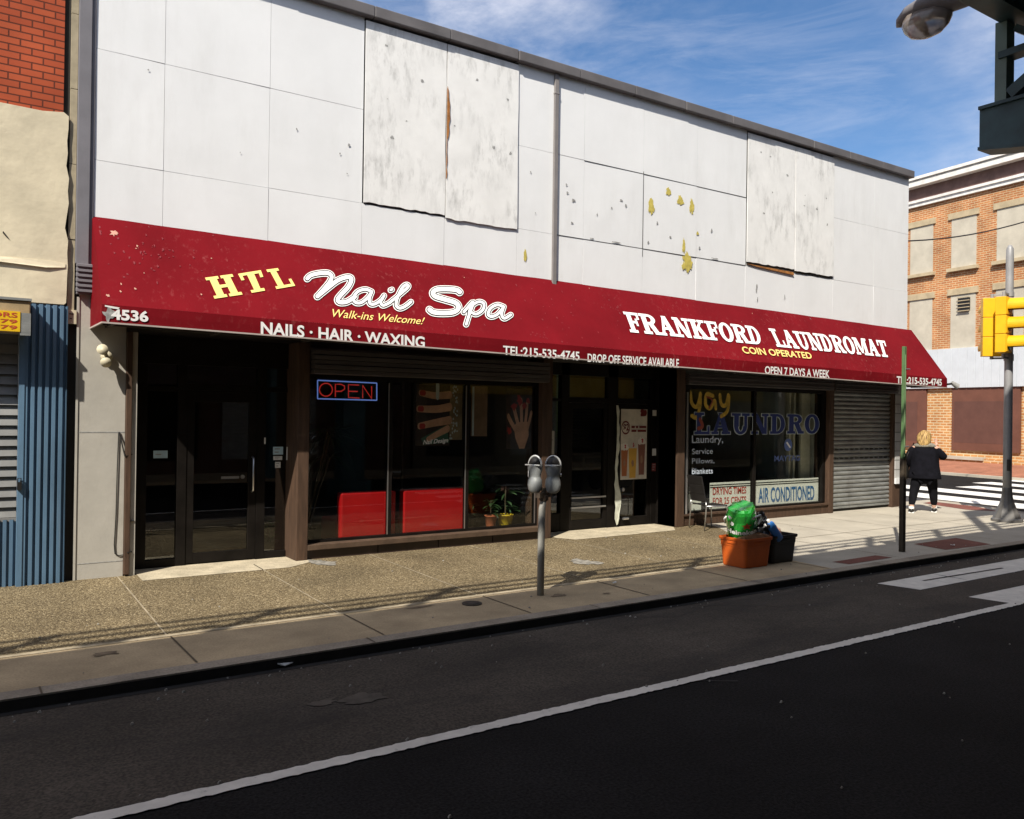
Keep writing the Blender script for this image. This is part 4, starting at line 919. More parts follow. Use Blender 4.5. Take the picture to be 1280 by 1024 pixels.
bbox(mb, S0, S1, zcb, zt - .12, .34, -.2); bbox(mb, S0, S1, zt - .12, zt, .46, -.2); bbox(mb, S0, S1, zcb - .04, zcb + .14, .40, -.1)
bbox(mb, S0, S1, zlb, zlb + .16, .12, -.1); bbox(mb, S0, S1, zlb + .16, zfb, .18, -.1)
mb.build('cornice', M_corn, bb)
mb = MB(); bbox(mb, S0, S1, zfb, zcb - .04, .06, -.1); mb.build('frieze', M_frieze, bb)
# windows: real rows repeated along the face
rows = [((97, 193), (345, 548)), ((97, 193), (660, 872))]
s1a, s1b = zc(193, 450)[0], zc(97, 450)[0]; s2a, s2b = zc(377, 430)[0], zc(273, 430)[0]
pitch = ((s1a + s1b) - (s2a + s2b)) / 2
wz = [(zc(325, 525)[1], zc(325, 312)[1]), (zb1, zc(325, 640)[1])]
for k in range(-1, 6):
    sc = (s2a + s2b) / 2 - (k - 1) * pitch * -1 if False else (s1a + s1b) / 2 - k * pitch
    hw = abs(s1b - s1a) / 2
    for ri, (z0, z1) in enumerate(wz):
        wv = MB(); bbox(wv, sc - hw, sc + hw, z0, z1, .02, -.05); win = wv.build('window', M_board, bb, label=None if not (k == 1 and ri == 1) else 'boarded window with a small dark grille')
        mb = MB(); bbox(mb, sc - hw - .12, sc + hw + .12, z1, z1 + .24, .07, -.05); mb.build('lintel', M_stone, win)
        if ri == 0:
            mb = MB(); bbox(mb, sc - hw - .12, sc + hw + .12, z0 - .13, z0, .16, -.05); mb.build('sill', M_stone, win)
        if k == 1 and ri == 1:
            mb = MB(); a, zz0 = zc(352, 708); b, zz1 = zc(305, 660); bbox(mb, a, b, zz0, zz1, .10, 0); go = mb.build('grille', M_black, win)
            mb = MB()
            for q in range(5): bbox(mb, a - .03, b + .03, zz0 - .03 + (zz1 - zz0 + .04) * q / 4.0, zz0 - .0 + (zz1 - zz0 + .04) * q / 4.0, .13, .10)
            mb.build('grille_bar', M_stone, win)
mb = MB(); ns = 70; p0 = None
for i in range(ns):
    a = S0 + (S1 - S0) * i / ns; b = S0 + (S1 - S0) * (i + 1) / ns; m_ = lerp(a, b, .85)
    bbox(mb, a, m_, zb0, zb1, .10, -.1); bbox(mb, m_, b, zb0, zb1, .07, -.1)
mb.build('corrugated_fascia', mat('white_corrugated_metal', (0.52, 0.55, 0.58), rough=.6, var=.05, vs=2), bb)
pw = zl(1008, 300)[0] - zl(697, 300)[0]; pz = zl(850, 455)[1]
sA, sB = zl(1008, 300)[0], zl(697, 300)[0]; sC = zl(577, 300)[0]; per = sC - sA
for k in range(-1, 3):
    o = -per * k
    if sB + o < S0 or sA + o > S1: continue
    mb = MB(); bbox(mb, max(S0, sA + o), min(S1, sB + o), pz, zb0, .03, -.08); mb.mi = 1; bbox(mb, sA + o + .4, sB + o - .1, pz + .3, zb0 - .55, .034, .03); mb.build('boarded_shop_front', [M_bwn, M_bwn2], bb)
mb = MB(); bbox(mb, S0, S1, -.1, .36, .06, -.08); mb.build('base_course', M_ybrick, bb)
mb = MB(); bbox(mb, bl(1231, 580)[0], S1, .30, .42, .14, -.05); mb.build('step', M_conc, bb)

# thin overhead wire across the side street
wr = MB(); pts = []
A_ = Vector((17.2, 2.0, 6.05)); Bq = onplane(1330, 262, (26.5, 0, 0), (1, 0, 0))
for i in range(17):
    t = i / 16; p = A_.lerp(Bq, t); p.z -= .35 * math.sin(PI * t); pts.append(p)
wr.tube(pts, .018, 5); tag(wr.build('overhead_wire', M_black), 'thin black overhead wire crossing before the boarded brick windows', 'wire')

# ------------------------------------------------------------------ elevated railway above the road
el = thing('elevated_railway', 'dark green steel elevated railway over the road, its lattice frame at upper right', 'railway', (7.85, -9.5, -.09))
M_steel = mat('dark_green_steel', (0.040, 0.090, 0.105), rough=.5, var=.35, vs=2.5, spec=.4, streak=.4, streakcol=(0.05, 0.035, 0.025), strs=(2, 2, 4))
M_steel2 = mat('pale_green_steel', (0.16, 0.235, 0.215), rough=.55, var=.2, vs=3)
EX0, EX1 = -40, 75
mb = MB()
for y in (-6.5, -12.6):
    mb.box(EX0, EX1, y - .03, y + .03, 5.5, 6.5) if False else mb.box(EX0, EX1, y - .02, y, 5.5, 6.46)
    mb.box(EX0, EX1, y - .22, y + .0 if y == -6.5 else y + .2, 5.46, 5.5); mb.box(EX0, EX1, y - .22, y + .0 if y == -6.5 else y + .2, 6.46, 6.5)
    for x in np.arange(EX0, EX1, 1.5): mb.box(x, x + .08, y - .12, y - .02, 5.5, 6.46)
mb.build('girder', M_steel, el)
mb = MB(); mb.box(EX0, EX1, -12.6, -6.72, 6.1, 6.4)
for y in (-8.0, -9.55, -11.0): mb.box(EX0, EX1, y - .15, y + .15, 5.6, 6.1)
mb.build('deck', M_steel, el)
mb = MB()
for z in (6.80, 7.12, 7.46): mb.box(EX0, EX1, -6.55, -6.50, z, z + .055)
xs = np.arange(EX0 + .4, EX1, 1.9)
for x in xs: mb.box(x, x + .10, -6.56, -6.48, 6.5, 7.5)
mb.build('railing', M_steel, el)
mb = MB()
r = random.Random(4)
for x in (-4.6, -2.4, 0.9, 4.6, -9):
    mb.box(x, x + .32, -6.58, -6.5, 6.66 + r.uniform(0, .1), 6.86); mb.bar((x + .3, -6.53, 6.75), (x + .9, -6.53, 6.95), .05)
mb.build('shadow_bump_box', M_steel, el)  # unseen boxes added to cast bumps along the railing shadow
mb = MB(); mb.box(9.35, 40, -6.56, -6.46, 8.75, 9.75); mb.box(9.35, 9.55, -6.56, -6.46, 6.5, 8.8); mb.box(10.3, 40, -6.54, -6.46, 7.6, 8.4); mb.box(11.4, 40, -6.55, -6.46, 6.5, 8.8); mb.box(9.35, 40, -12.4, -6.46, 9.65, 9.75)
mb.build('platform_shelter', M_steel, el)
for bx in (-22.15, -7.15, 7.85, 22.85, 37.85, 52.85):
    mb = MB()
    tip = -6.33
    mb.prism([(bx, tip, 4.72), (bx, -8.1, 4.72), (bx, -8.1, 4.1), (bx, tip, 4.38)], (.18, 0, 0)); mb.box(bx, bx + .18, -12.8, -8.1, 4.1, 4.72)
    mb.box(bx - .03, bx + .21, -12.8, tip, 4.72, 4.75)
    mb.prism([(bx - .03, tip, 4.38), (bx - .03, -8.1, 4.10), (bx - .03, -8.1, 4.07), (bx - .03, tip, 4.35)], (.24, 0, 0))
    cg = mb.build('cross_girder', M_steel, el)
    mb = MB(); mb.box(bx + .0, bx + .14, -6.56, -6.46, 4.75, 5.47); mb.build('post', M_steel2, cg)
    mb = MB(); mb.bar((bx + .06, -6.58, 4.80), (bx + .06, -7.6, 5.46), .12, .10); mb.bar((bx + .10, -6.60, 5.4), (bx + .10, -7.4, 4.8), .10, .06); mb.bar((bx + .05, -6.50, 5.16), (bx + .05, -7.9, 5.2), .16, .06)
    mb.bar((bx + .05, -7.7, 4.75), (bx + .05, -7.7, 5.46), .12)
    mb.build('lattice_brace', M_steel, cg)
    mb = MB()
    for y in (-7.75, -12.4): mb.box(bx - .18, bx + .36, y - .24, y + .24, -.09, 4.1); mb.box(bx - .3, bx + .48, y - .36, y + .36, -.09, .3)
    mb.build('column', M_steel, cg)
# street lamp hung on the girder
lp = thing('street_lamp', 'grey cobra head street lamp with a clear bowl under the dark elevated girder', 'street lamp', (7.42, -6.5, 5.75))
lx = 7.42
def LM(px, py): return onplane(px, py, (lx, 0, 0), (1, 0, 0))
mb = MB()
tipP = LM(1121, 33); rootP = LM(1232, -6)
ax = (rootP - tipP); Ld = ax.length; axn = ax.normalized(); upv = (Vector((0, 0, 1)) - axn * axn.z).normalized(); sv = axn.cross(upv)
rings = []
for t, hw, hh, dz in ((0, .015, .015, .0), (.05, .08, .04, .02), (.18, .14, .075, .055), (.38, .165, .095, .075), (.58, .15, .09, .065), (.75, .10, .07, .035), (.9, .055, .045, .01), (1.0, .045, .045, 0.0)):
    rings.append(mb.ring(tipP + ax * t + upv * dz, sv, upv, hw, hh, 16))
mb.loft(rings); mb.tube([rootP, rootP + ax * .5, rootP + ax * 1.1 + Vector((0, 0, -.02)), Vector((lx, -7.2, rootP.z + .22))], .045, 10)
mb.build('housing', M_channel, lp, smooth=True)
mb = MB(); c = tipP + ax * .36; rings = []
for d, k in ((.0, 1), (.05, .98), (.10, .86), (.145, .6), (.165, .25), (.168, .05)):
    rings.append(mb.ring(c - upv * (d * 1.25 - .01), axn, sv, .235 * k, .14 * k, 18))
mb.loft(rings)
gm = bpy.data.materials.new('lamp_bowl_glass'); gm.use_nodes = True; b_ = gm.node_tree.nodes['Principled BSDF']; b_.inputs['Base Color'].default_value = (.42, .36, .32, 1); b_.inputs['Roughness'].default_value = .15; b_.inputs['Transmission Weight'].default_value = .55
mb.build('bowl', gm, lp, smooth=True)
mb = MB(); mb.blob(c - upv * .05 - axn * .04, .12, .035, .035); mb.build('bulb', M_paper, lp, smooth=True)
mb = MB(); mb.box(lx - .04, lx + .04, -6.52, -6.36, 5.62, 5.9); mb.build('bracket', M_steel, lp)

# ------------------------------------------------------------------ buildings on the camera's side (seen only in the glass)
for i, (x0, x1, h, c, lab) in enumerate(((-12, 3, 9, (0.10, 0.05, 0.035), 'dark brick shop row facing the nail salon, reflected in its glass'), (13.1, 42, 8.5, (0.16, 0.13, 0.09), 'shop with a yellow fascia facing the laundromat, reflected in its door glass'), (3.1, 13, 10, (0.12, 0.065, 0.045), 'brown brick shop between the other two, reflected in the salon glass'))):
    ob = thing('shop_building', lab, 'building', ((x0 + x1) / 2, -14.5, 0))
    mb = MB(); mb.box(x0, x1, -22, -14.5, 0, h); mb.build('wall', mat('opposite_wall_%d' % i, c, rough=.9, var=.25, vs=1.5), ob)
    mb = MB(); mb.box(x0 + .2, x1 - .2, -14.5, -14.2, 2.55, 3.7); mb.build('fascia', mat('opposite_fascia_%d' % i, ((0.05, 0.05, 0.06), (0.60, 0.38, 0.03), (0.08, 0.05, 0.04))[i], rough=.6, var=.2, vs=2), ob)
    mb = MB(); mb.box(x0, x1, -14.5, -14.1, h - .5, h); mb.build('cornice', M_stone, ob)
    k = int((x1 - x0) / 2.4)
    for q in range(k):
        xx = x0 + .7 + q * 2.4; mb = MB(); mb.box(xx, xx + 1.0, -14.5, -14.44, 4.6, 6.4); wn = mb.build('window', M_dark, ob)
    for q in range(int((x1 - x0) / 3.4)):
        xx = x0 + .5 + q * 3.4; mb = MB(); mb.box(xx, xx + 2.7, -14.5, -14.45, .4, 2.7); mb.build('shop_window', M_galv if q % 3 == 1 else M_dark, ob)

# ------------------------------------------------------------------ twin parking meter
pm = thing('parking_meter', 'grey steel twin head parking meter on a worn pole at the pavement edge', 'parking meter', (5.25, -3.2, 0))
M_meter = mat('meter_grey', (0.27, 0.285, 0.285), rough=.45, var=.2, vs=8, metal=.3, spec=.5)
M_pole = mat('worn_steel_pole', (0.27, 0.265, 0.24), rough=.55, var=.2, vs=5, stretch=(1, 1, .4), streak=.5, streakcol=(0.14, 0.12, 0.09), strs=(20, 20, 2))
mb = MB(); mb.tube([(5.25, -3.2, 0), (5.25, -3.2, .5), (5.255, -3.2, .9), (5.275, -3.2, 1.0)], [.037, .037, .036, .032], 14); mb.build('pole', M_pole, pm, smooth=True)
mb = MB(); mb.lathe((5.275, -3.2, 0), [(.03, .98), (.05, .99), (.05, 1.035), (.03, 1.05), (.028, 1.12)], 14); mb.bar((5.17, -3.235, 1.045), (5.385, -3.165, 1.045), .06, .05); mb.build('yoke', M_rust if False else mat('rusty_collar', (0.09, 0.065, 0.045), rough=.8, var=.4, vs=20), pm)
vd = Vector((5.25, 7.15, 0)).normalized(); sdv = Vector((vd.y, -vd.x, 0))   # heads stand side by side across the line of sight
hd = Vector((0.93, 0.37, 0)).normalized()
for k, s in enumerate((-1, 1)):
    c = Vector((5.275, -3.2, 0)) + sdv * .094 * s
    a = 0.55 if s < 0 else 0.0
    fu = sdv.copy(); fu.rotate(Matrix.Rotation(-a, 3, 'Z')); fv = Vector((-fu.y, fu.x, 0))
    mb = MB(); rings = []
    for z, hw, hd_ in ((1.065, .035, .03), (1.075, .055, .045), (1.10, .074, .058), (1.15, .083, .066), (1.20, .078, .062), (1.225, .066, .055), (1.24, .064, .053), (1.26, .070, .058), (1.31, .083, .062), (1.345, .086, .063), (1.352, .088, .065)):
        rings.append(mb.ring(c + Vector((0, 0, z)), fu, fv, hw, hd_, 20))
    mb.loft(rings)
    hdn = mb.build('meter_head', M_meter, pm, smooth=True, label='left meter head bearing a pale sticker' if s < 0 else 'right meter head without a sticker')
    mb = MB(); arc = []
    for q in range(13):
        t = PI * q / 12; arc.append(c + fu * (.078 * math.cos(t)) + Vector((0, 0, 1.352 + .10 * math.sin(t))))
    mb.tube(arc, .011, 8); mb.bar(c - fu * .088 + Vector((0, 0, 1.357)) - fv * .05, c + fu * .088 + Vector((0, 0, 1.357)) - fv * .05, .02, .014)
    mb.build('dome_rim', mat('pale_meter_rim', (0.55, 0.56, 0.55), rough=.4, metal=.4), hdn, smooth=True)
    mb = MB(); rings = []
    for t in (0, .25, .5, .75, .95, 1): rings.append(mb.ring(c + Vector((0, 0, 1.352 + .092 * math.sin(t * PI / 2))), fu, fv, .074 * math.cos(t * PI / 2) + .002, .055 * math.cos(t * PI / 2) + .002, 16))
    mb.loft(rings); mb.build('dome', M_black, hdn, smooth=True)
    mb = MB(); fr = c - fv * .064
    if s < 0:
        for q in range(5):
            z0 = 1.235 + .016 * q; ang = lambda u: c + fu * (-.072 * math.cos(u)) - fv * (.064 * math.sin(u))
            mb.poly([ang(.2) * 1.0 + Vector((0, 0, z0)), ang(1.1) + Vector((0, 0, z0 - .012)), ang(1.1) + Vector((0, 0, z0 + .004)), ang(.2) + Vector((0, 0, z0 + .016))])
        for v_ in mb.bm.verts: v_.co += (Vector((v_.co.x, v_.co.y, 0)) - Vector((c.x, c.y, 0))) * .12
        mb.build('sticker', M_paper, hdn)
    else:
        mb.cyl(c + fu * .076 + Vector((0, 0, 1.255)), c + fu * .088 + Vector((0, 0, 1.255)), .016); mb.build('lock', M_alu, hdn)

# ------------------------------------------------------------------ green signpost seen edge on
sp = thing('sign_post', 'green painted post with a narrow sign plate seen edge on, browned below as if in shade', 'sign post', (11.40, -3.5, 0))
M_green = mat('faded_green_paint', (0.085, 0.16, 0.065), rough=.6, var=.2, vs=5)
mb = MB(); mb.box(11.345, 11.395, -3.535, -3.49, 1.33, 2.92); mb.build('upper_post', M_green, sp, bevel=.004)
mb = MB(); mb.box(11.365, 11.435, -3.53, -3.465, 0, 1.40); mb.build('lower_post', mat('shaded_green_post', (0.05, 0.038, 0.025), rough=.7, var=.3, vs=8), sp, bevel=.004)  # lower part of the green post browned to paint in the railway's shade
mb = MB(); pv = Vector((11.4, 6.85, 0)).normalized(); c0 = Vector((11.44, -3.49, 0))
mb.hexa([c0 + pv * a + Vector((pv.y, -pv.x, 0)) * b + Vector((0, 0, 1.36)) for a, b in ((-.15, -.004), (.15, -.004), (.15, .004), (-.15, .004))], [c0 + pv * a + Vector((pv.y, -pv.x, 0)) * b + Vector((0, 0, 2.80)) for a, b in ((-.15, -.004), (.15, -.004), (.15, .004), (-.15, .004))])
mb.build('sign_plate', mat('pale_green_plate', (0.16, 0.24, 0.12), rough=.5, var=.2, vs=4), sp)
mb = MB(); 
for z in (1.5, 2.6): mb.cyl((11.37, -3.54, z), (11.47, -3.54, z), .008)
mb.build('bolt', M_alu, sp)

# ------------------------------------------------------------------ traffic signal
tx, ty = 16.58, -2.45
tl = thing('traffic_light', 'grey signal pole at the corner carrying two yellow three lens signal heads', 'traffic light', (tx, ty, 0))
M_tp = mat('grey_signal_pole', (0.29, 0.29, 0.295), rough=.5, var=.12, vs=4, metal=.2, streak=.35, streakcol=(0.13, 0.12, 0.11), strs=(8, 8, 1))
mb = MB(); mb.lathe((tx, ty, 0), [(.075, .5), (.075, 1.3), (.072, 3), (.066, 4.95), (.06, 5.1), (.03, 5.16), (.01, 5.17)], 18); mb.build('pole', M_tp, tl, smooth=True)
mb = MB(); mb.lathe((tx, ty, 0), [(.265, 0), (.265, .05), (.235, .07), (.215, .12), (.17, .22), (.125, .34), (.095, .46), (.085, .56), (.085, .62), (.075, .63)], 12); mb.build('base', mat('dark_cast_base', (0.12, 0.115, 0.11), rough=.5, var=.2, vs=5, spec=.5), tl, smooth=False, bevel=.01)
mb = MB(); mb.box(tx - .085, tx - .06, ty - .08, ty - .03, .95, 1.16); mb.build('push_button', M_black, tl)
M_yl = mat('signal_yellow', (0.72, 0.40, 0.006), rough=.45, var=.08, vs=4, spec=.4, streak=.15, streakcol=(0.30, 0.18, 0.02), strs=(6, 6, 1))
vw = Vector((tx, ty + 10.35, 0)).normalized(); rg_ = Vector((vw.y, -vw.x, 0)); pc = Vector((tx, ty, 0))
fx = (rg_ * .96 - vw * .28).normalized()       # direction the lenses of the right head face
def signal(c, f, zz0, zz1, visor, nm_label):
    s = Vector((-f.y, f.x, 0)); mb = MB(); h = (zz1 - zz0) / 3
    def P(a, b, z): return Vector((c.x, c.y, 0)) + f * a + s * b + Vector((0, 0, z))
    def bx(mb, a0, a1, b0, b1, z0, z1): mb.hexa([P(a0, b0, z0), P(a1, b0, z0), P(a1, b1, z0), P(a0, b1, z0)], [P(a0, b0, z1), P(a1, b0, z1), P(a1, b1, z1), P(a0, b1, z1)])
    for k in range(3): bx(mb, -.09, .09, -.17, .17, zz0 + h * k + .004, zz0 + h * (k + 1) - .004)
    for k in range(3):
        bx(mb, .09, .105, -.155, .155, zz0 + h * k + .015, zz0 + h * (k + 1) - .015)
    hd = mb.build('signal_head', M_yl, tl, bevel=.012, label=nm_label)
    for k in range(3):
        zc_ = zz0 + h * (k + .5); mb = MB(); R = .145; n = 18
        ra = []; 
        for (a, rr) in ((.10, R), (.44, R * .97)):
            ra.append([mb.bm.verts.new(P(a, rr * math.cos(PI * (-.14 + 1.28 * i / n)), zc_ + rr * math.sin(PI * (-.14 + 1.28 * i / n)))) for i in range(n + 1)])
        for (a, rr) in ((.44, R * .92), (.10, R * .95)):
            ra.append([mb.bm.verts.new(P(a, rr * math.cos(PI * (-.14 + 1.28 * i / n)), zc_ + rr * math.sin(PI * (-.14 + 1.28 * i / n)))) for i in range(n + 1)])
        ra.append(ra[0])
        for q in range(4):
            for i in range(n): mb._f([ra[q][i], ra[q][i + 1], ra[q + 1][i + 1], ra[q + 1][i]])
        mb.build('visor', M_yl, hd)
        mb = MB(); mb.cyl(P(.106, 0, zc_), P(.118, 0, zc_), .12, n=20); mb.build('lens', mat('lens_%d' % k, ((0.02, 0.08, 0.03), (0.12, 0.07, 0.01), (0.10, 0.01, 0.01))[k], rough=.2), hd)
    return hd
c1 = pc - vw * .30 - rg_ * .09; c2 = pc - rg_ * .28 - vw * .06
h1 = signal(c1, fx, 3.13, 4.16, True, 'right signal head, visors in profile')
bk = (vw * .97 - rg_ * .24).normalized()
h2 = signal(c2, bk, 3.08, 4.18, True, 'left signal head seen from behind')
mb = MB()
for z in (3.05, 4.24): mb.bar((c2.x, c2.y, z), (tx, ty, z), .035); mb.bar((tx, ty, z), (c1.x, c1.y, z), .035)
for (x, y) in (c2.xy, c1.xy):
    mb.cyl((x, y, 4.16), (x, y, 4.26), .03); mb.cyl((x, y, 3.03), (x, y, 3.12), .03)
mb.lathe((tx, ty, 0), [(.085, 3.0), (.085, 3.12)], 14); mb.lathe((tx, ty, 0), [(.08, 4.2), (.08, 4.28)], 14)
mb.build('mounting_bracket', M_tp, tl)

# ------------------------------------------------------------------ litter tubs and what lies in them
def tote(cx, cy, w, d, h, label, m, name='storage_tub'):
    t = thing(name, label, 'tub', (cx, cy, 0))
    def ringp(sx, sy, z, n=5, r=.05):
        pts = []
        for (qx, qy, a0) in ((1, 1, 0), (-1, 1, 90), (-1, -1, 180), (1, -1, 270)):
            for k in range(n): a = math.radians(a0 + 90 * k / (n - 1)); pts.append((cx + qx * (sx / 2 - r) + r * math.cos(a), cy + qy * (sy / 2 - r) + r * math.sin(a), z))
        return pts
    mb = MB(); R_ = lambda p: [mb.bm.verts.new(q) for q in p]
    rs = [R_(ringp(w * .86, d * .84, 0.004)), R_(ringp(w * .88, d * .86, .015)), R_(ringp(w * .955, d * .945, h * .70)), R_(ringp(w * .97, d * .96, h * .71)), R_(ringp(w * .985, d * .98, h * .90)), R_(ringp(w * 1.03, d * 1.035, h * .905)), R_(ringp(w * 1.05, d * 1.05, h * .97)), R_(ringp(w * 1.04, d * 1.04, h)), R_(ringp(w * .97, d * .96, h)), R_(ringp(w * .95, d * .94, h * .9)), R_(ringp(w * .84, d * .82, .03))]
    mb.loft(rs, cap=False); mb._f(list(reversed(rs[0]))); mb._f(rs[-1])
    mb.build('body', m, t, smooth=False, bevel=0)
    mb = MB(); mb.box(cx - .09, cx + .09, cy - d * .505, cy - d * .47, h * .78, h * .88); mb.build('grip', m, t, bevel=.008); mb = MB(); mb.box(cx - w * .505, cx - w * .47, cy - .08, cy + .08, h * .78, h * .88); mb.build('grip', m, t, bevel=.008)
    return t
tc0, tc1 = (8.27, -3.22), (8.86, -3.16)
TUB0 = len(bpy.data.objects)
tote(tc0[0], tc0[1], .52, .44, .37, 'orange plastic storage tub of litter standing by the kerb', mat('orange_plastic', (0.50, 0.095, 0.012), rough=.5, var=.1, vs=6, spec=.4))
tote(tc1[0], tc1[1], .50, .44, .36, 'black plastic storage tub standing right of the orange one', mat('black_plastic', (0.012, 0.012, 0.013), rough=.45, var=.2, vs=6, spec=.4))
# crumpled stuff in the tubs
kg = thing('beer_keg', 'shiny green mini keg with white beer lettering lying on the orange tub', 'mini keg', (8.20, -3.25, .37))
M_grn = mat('glossy_green_foil', (0.02, 0.30, 0.035), rough=.16, metal=.25, var=.15, vs=9, bump=.35, bs=7, spec=.8, coat=.6)
kc = Vector((8.17, -3.24, .575)); kax = Vector((-.30, -.25, .92)).normalized()
ku = kax.cross(Vector((0.6, -.8, 0))).normalized(); kv = kax.cross(ku)
mb = MB(); rings = []
for t, rr in ((-.22, .02), (-.22, .13), (-.205, .16), (-.17, .172), (-.05, .182), (.05, .182), (.15, .176), (.185, .16), (.205, .13), (.21, .06), (.21, .01)):
    rg = mb.ring(kc + kax * t, ku, kv, rr, rr, 24)
    for v_ in rg: v_.co += (v_.co - kc) * (.20 * noise.noise(v_.co * 8) + .12 * noise.noise(v_.co * 19))
    rings.append(rg)
mb.loft(rings); ko = mb.build('body', M_grn, kg, smooth=False)
# printed bits on the side that faces the road
fc = (Vector(EYE) - kc); fc = (fc - kax * fc.dot(kax)).normalized(); fs = fc.cross(kax).normalized()
if fs.dot(Vector((1, 0, 0))) < 0: fs = -fs
def kp(u, v, lift=.012):      # u around, v along the axis
    a = u / .16; return kc + kax * v + (fc * math.cos(a) + fs * math.sin(a)) * (.206 + lift)
mb = MB(); star = []
for k in range(10):
    a = PI / 2 + k * PI / 5; rr = .052 if k % 2 == 0 else .022; star.append(kp(.045 + rr * math.cos(a), .035 + rr * math.sin(a)))
cs = kp(.045, .035); sv_ = [mb.bm.verts.new(p) for p in star]; cv = mb.bm.verts.new(cs)
for i in range(10): mb._f([sv_[i], sv_[(i + 1) % 10], cv])
mb.build('star', mat('red_star', (0.55, 0.06, 0.02), rough=.4), kg)
mb = MB(); uv, fsx = text_mesh('Heineken', .03); vs = [mb.bm.verts.new(kp(-.15 + .30 * u, -.085 + .065 * v)) for u, v in uv]
for f in fsx: mb._f([vs[i] for i in f])
for (u0, v0) in ((-.09, .06), (.12, .13), (-.12, .13)): mb.poly([kp(u0 + x, v0 + y, .010) for x, y in ragged(0, 0, .018, .026, u0 * 20, 10, .7)])
mb.build('lettering', M_wlet, kg)
mb = MB(); mb.tube([kp(.13, .14), kp(.20, .13, .03), kp(.22, .06, .04), kp(.17, .02, .02)], .012, 6); mb.build('white_strap', M_paper, kg, smooth=True); mb = MB(); mb.tube([kp(-.17, .11), kp(-.20, .06, .02), kp(-.19, -.0, .01)], .012, 6); mb.build('white_strap', M_paper, kg, smooth=True)
cb = MB(); 
for q in range(3): cb.hexa([Vector(p) for p in ((8.05 + q * .14, -3.40, .33), (8.24 + q * .14, -3.44, .35), (8.26 + q * .13, -3.20, .36), (8.07 + q * .14, -3.16, .33))], [Vector(p) for p in ((8.06 + q * .14, -3.38, .39 + .02 * q), (8.22 + q * .14, -3.41, .43 - .02 * q), (8.24 + q * .13, -3.19, .42), (8.08 + q * .14, -3.17, .38))])
tag(cb.build('cardboard', mat('torn_cardboard', (0.30, 0.16, 0.08), rough=.9, var=.25, vs=9), bevel=.01), 'torn brown cardboard lying in the orange tub under the green keg', 'cardboard')
bgm = MB(); bgm.blob((8.49, -3.16, .47), .19, .19, .19, 30, 20, .6, 3, 3.6)
tag(bgm.build('black_bag', mat('crumpled_black_plastic', (0.012, 0.012, 0.013), rough=.3, var=.3, vs=9, bump=.8, bs=22, spec=.6)), 'crumpled black rubbish bag bulging between the orange and black tubs', 'rubbish bag')
bo = thing('plastic_bottle', 'blue plastic bottle leaning in the black tub beside the rubbish bag', 'bottle', (8.72, -3.22, .33))
bd = Vector((-.62, .10, .80)).normalized(); mb = MB(); p0 = Vector((8.76, -3.36, .31)); bu = bd.cross(Vector((0, 1, 0))).normalized(); bv_ = bd.cross(bu)
mb.loft([mb.ring(p0 + bd * t, bu, bv_, rr, rr * .8, 16) for t, rr in ((0, .05), (.01, .062), (.14, .062), (.17, .058), (.20, .062), (.26, .055), (.29, .03), (.30, .02))]); mb.build('body', mat('blue_plastic', (0.035, 0.17, 0.50), rough=.35, var=.15, vs=8, spec=.5), bo, smooth=True)
mb = MB(); mb.cyl(p0 + bd * .295, p0 + bd * .325, .024, n=14); mb.build('cap', M_paper, bo)
pk = MB(); pk.blob((8.86, -3.20, .36), .09, .08, .10, 16, 10, .35, 9, 3); tag(pk.build('crumpled_packet', mat('salmon_packet', (0.50, 0.25, 0.18), rough=.6, var=.25, vs=9), smooth=True), 'crumpled salmon coloured packet lying in the black tub', 'packet')
# the group stands a little further along the pavement
for o in bpy.data.objects:
    if o.parent is None and (o.name.split('.')[0] in ('storage_tub', 'beer_keg', 'cardboard', 'black_bag', 'plastic_bottle', 'crumpled_packet')): o.location += Vector((.29, .13, 0))
# bits of litter
for k, (px, py, s, lab) in enumerate(((353, 834, .09, 'larger white scrap of litter lying in the gutter'), (371, 831, .06, 'smaller white scrap of litter lying in the gutter'))):
    p = G(px, py, RZ); mb = MB(); r = random.Random(k)
    rr = [(p.x + s * math.cos(a) * r.uniform(.6, 1.2), p.y + s * .6 * math.sin(a) * r.uniform(.6, 1.2), RZ + .012 + r.uniform(0, .03)) for a in np.linspace(0, 2 * PI, 9)[:-1]]
    mb.prism(rr, (0, 0, .006)); tag(mb.build('paper_scrap', M_paper), lab, 'litter')
for (px, py, z, s, lab) in ((1191, 683, 0, .05, 'white scrap of litter on the red tactile paving'), (768, 731, 0, .035, 'tiny white scrap of litter on the kerb strip between meter and tubs'), (905, 743, RZ, .03, 'tiny pale scrap of litter lying on the road below the tubs')):
    p = G(px, py, z); mb = MB(); r = random.Random(px)
    rr = [(p.x + s * math.cos(a) * r.uniform(.6, 1.2), p.y + s * .7 * math.sin(a) * r.uniform(.6, 1.2), z + .012 + r.uniform(0, .02)) for a in np.linspace(0, 2 * PI, 8)[:-1]]
    mb.prism(rr, (0, 0, .006)); tag(mb.build('paper_scrap', M_paper), lab, 'litter')
mb = MB(); c = G(590, 755, 0); mb.cyl((c.x, c.y, .0), (c.x, c.y, .010), .10, n=22); mb.cyl((c.x, c.y, .010), (c.x, c.y, .014), .07, n=22); tag(mb.build('valve_cover', mat('iron_cover', (0.06, 0.05, 0.04), rough=.6, var=.3, vs=14)), 'small round iron valve cover set in the kerb strip', 'cover')

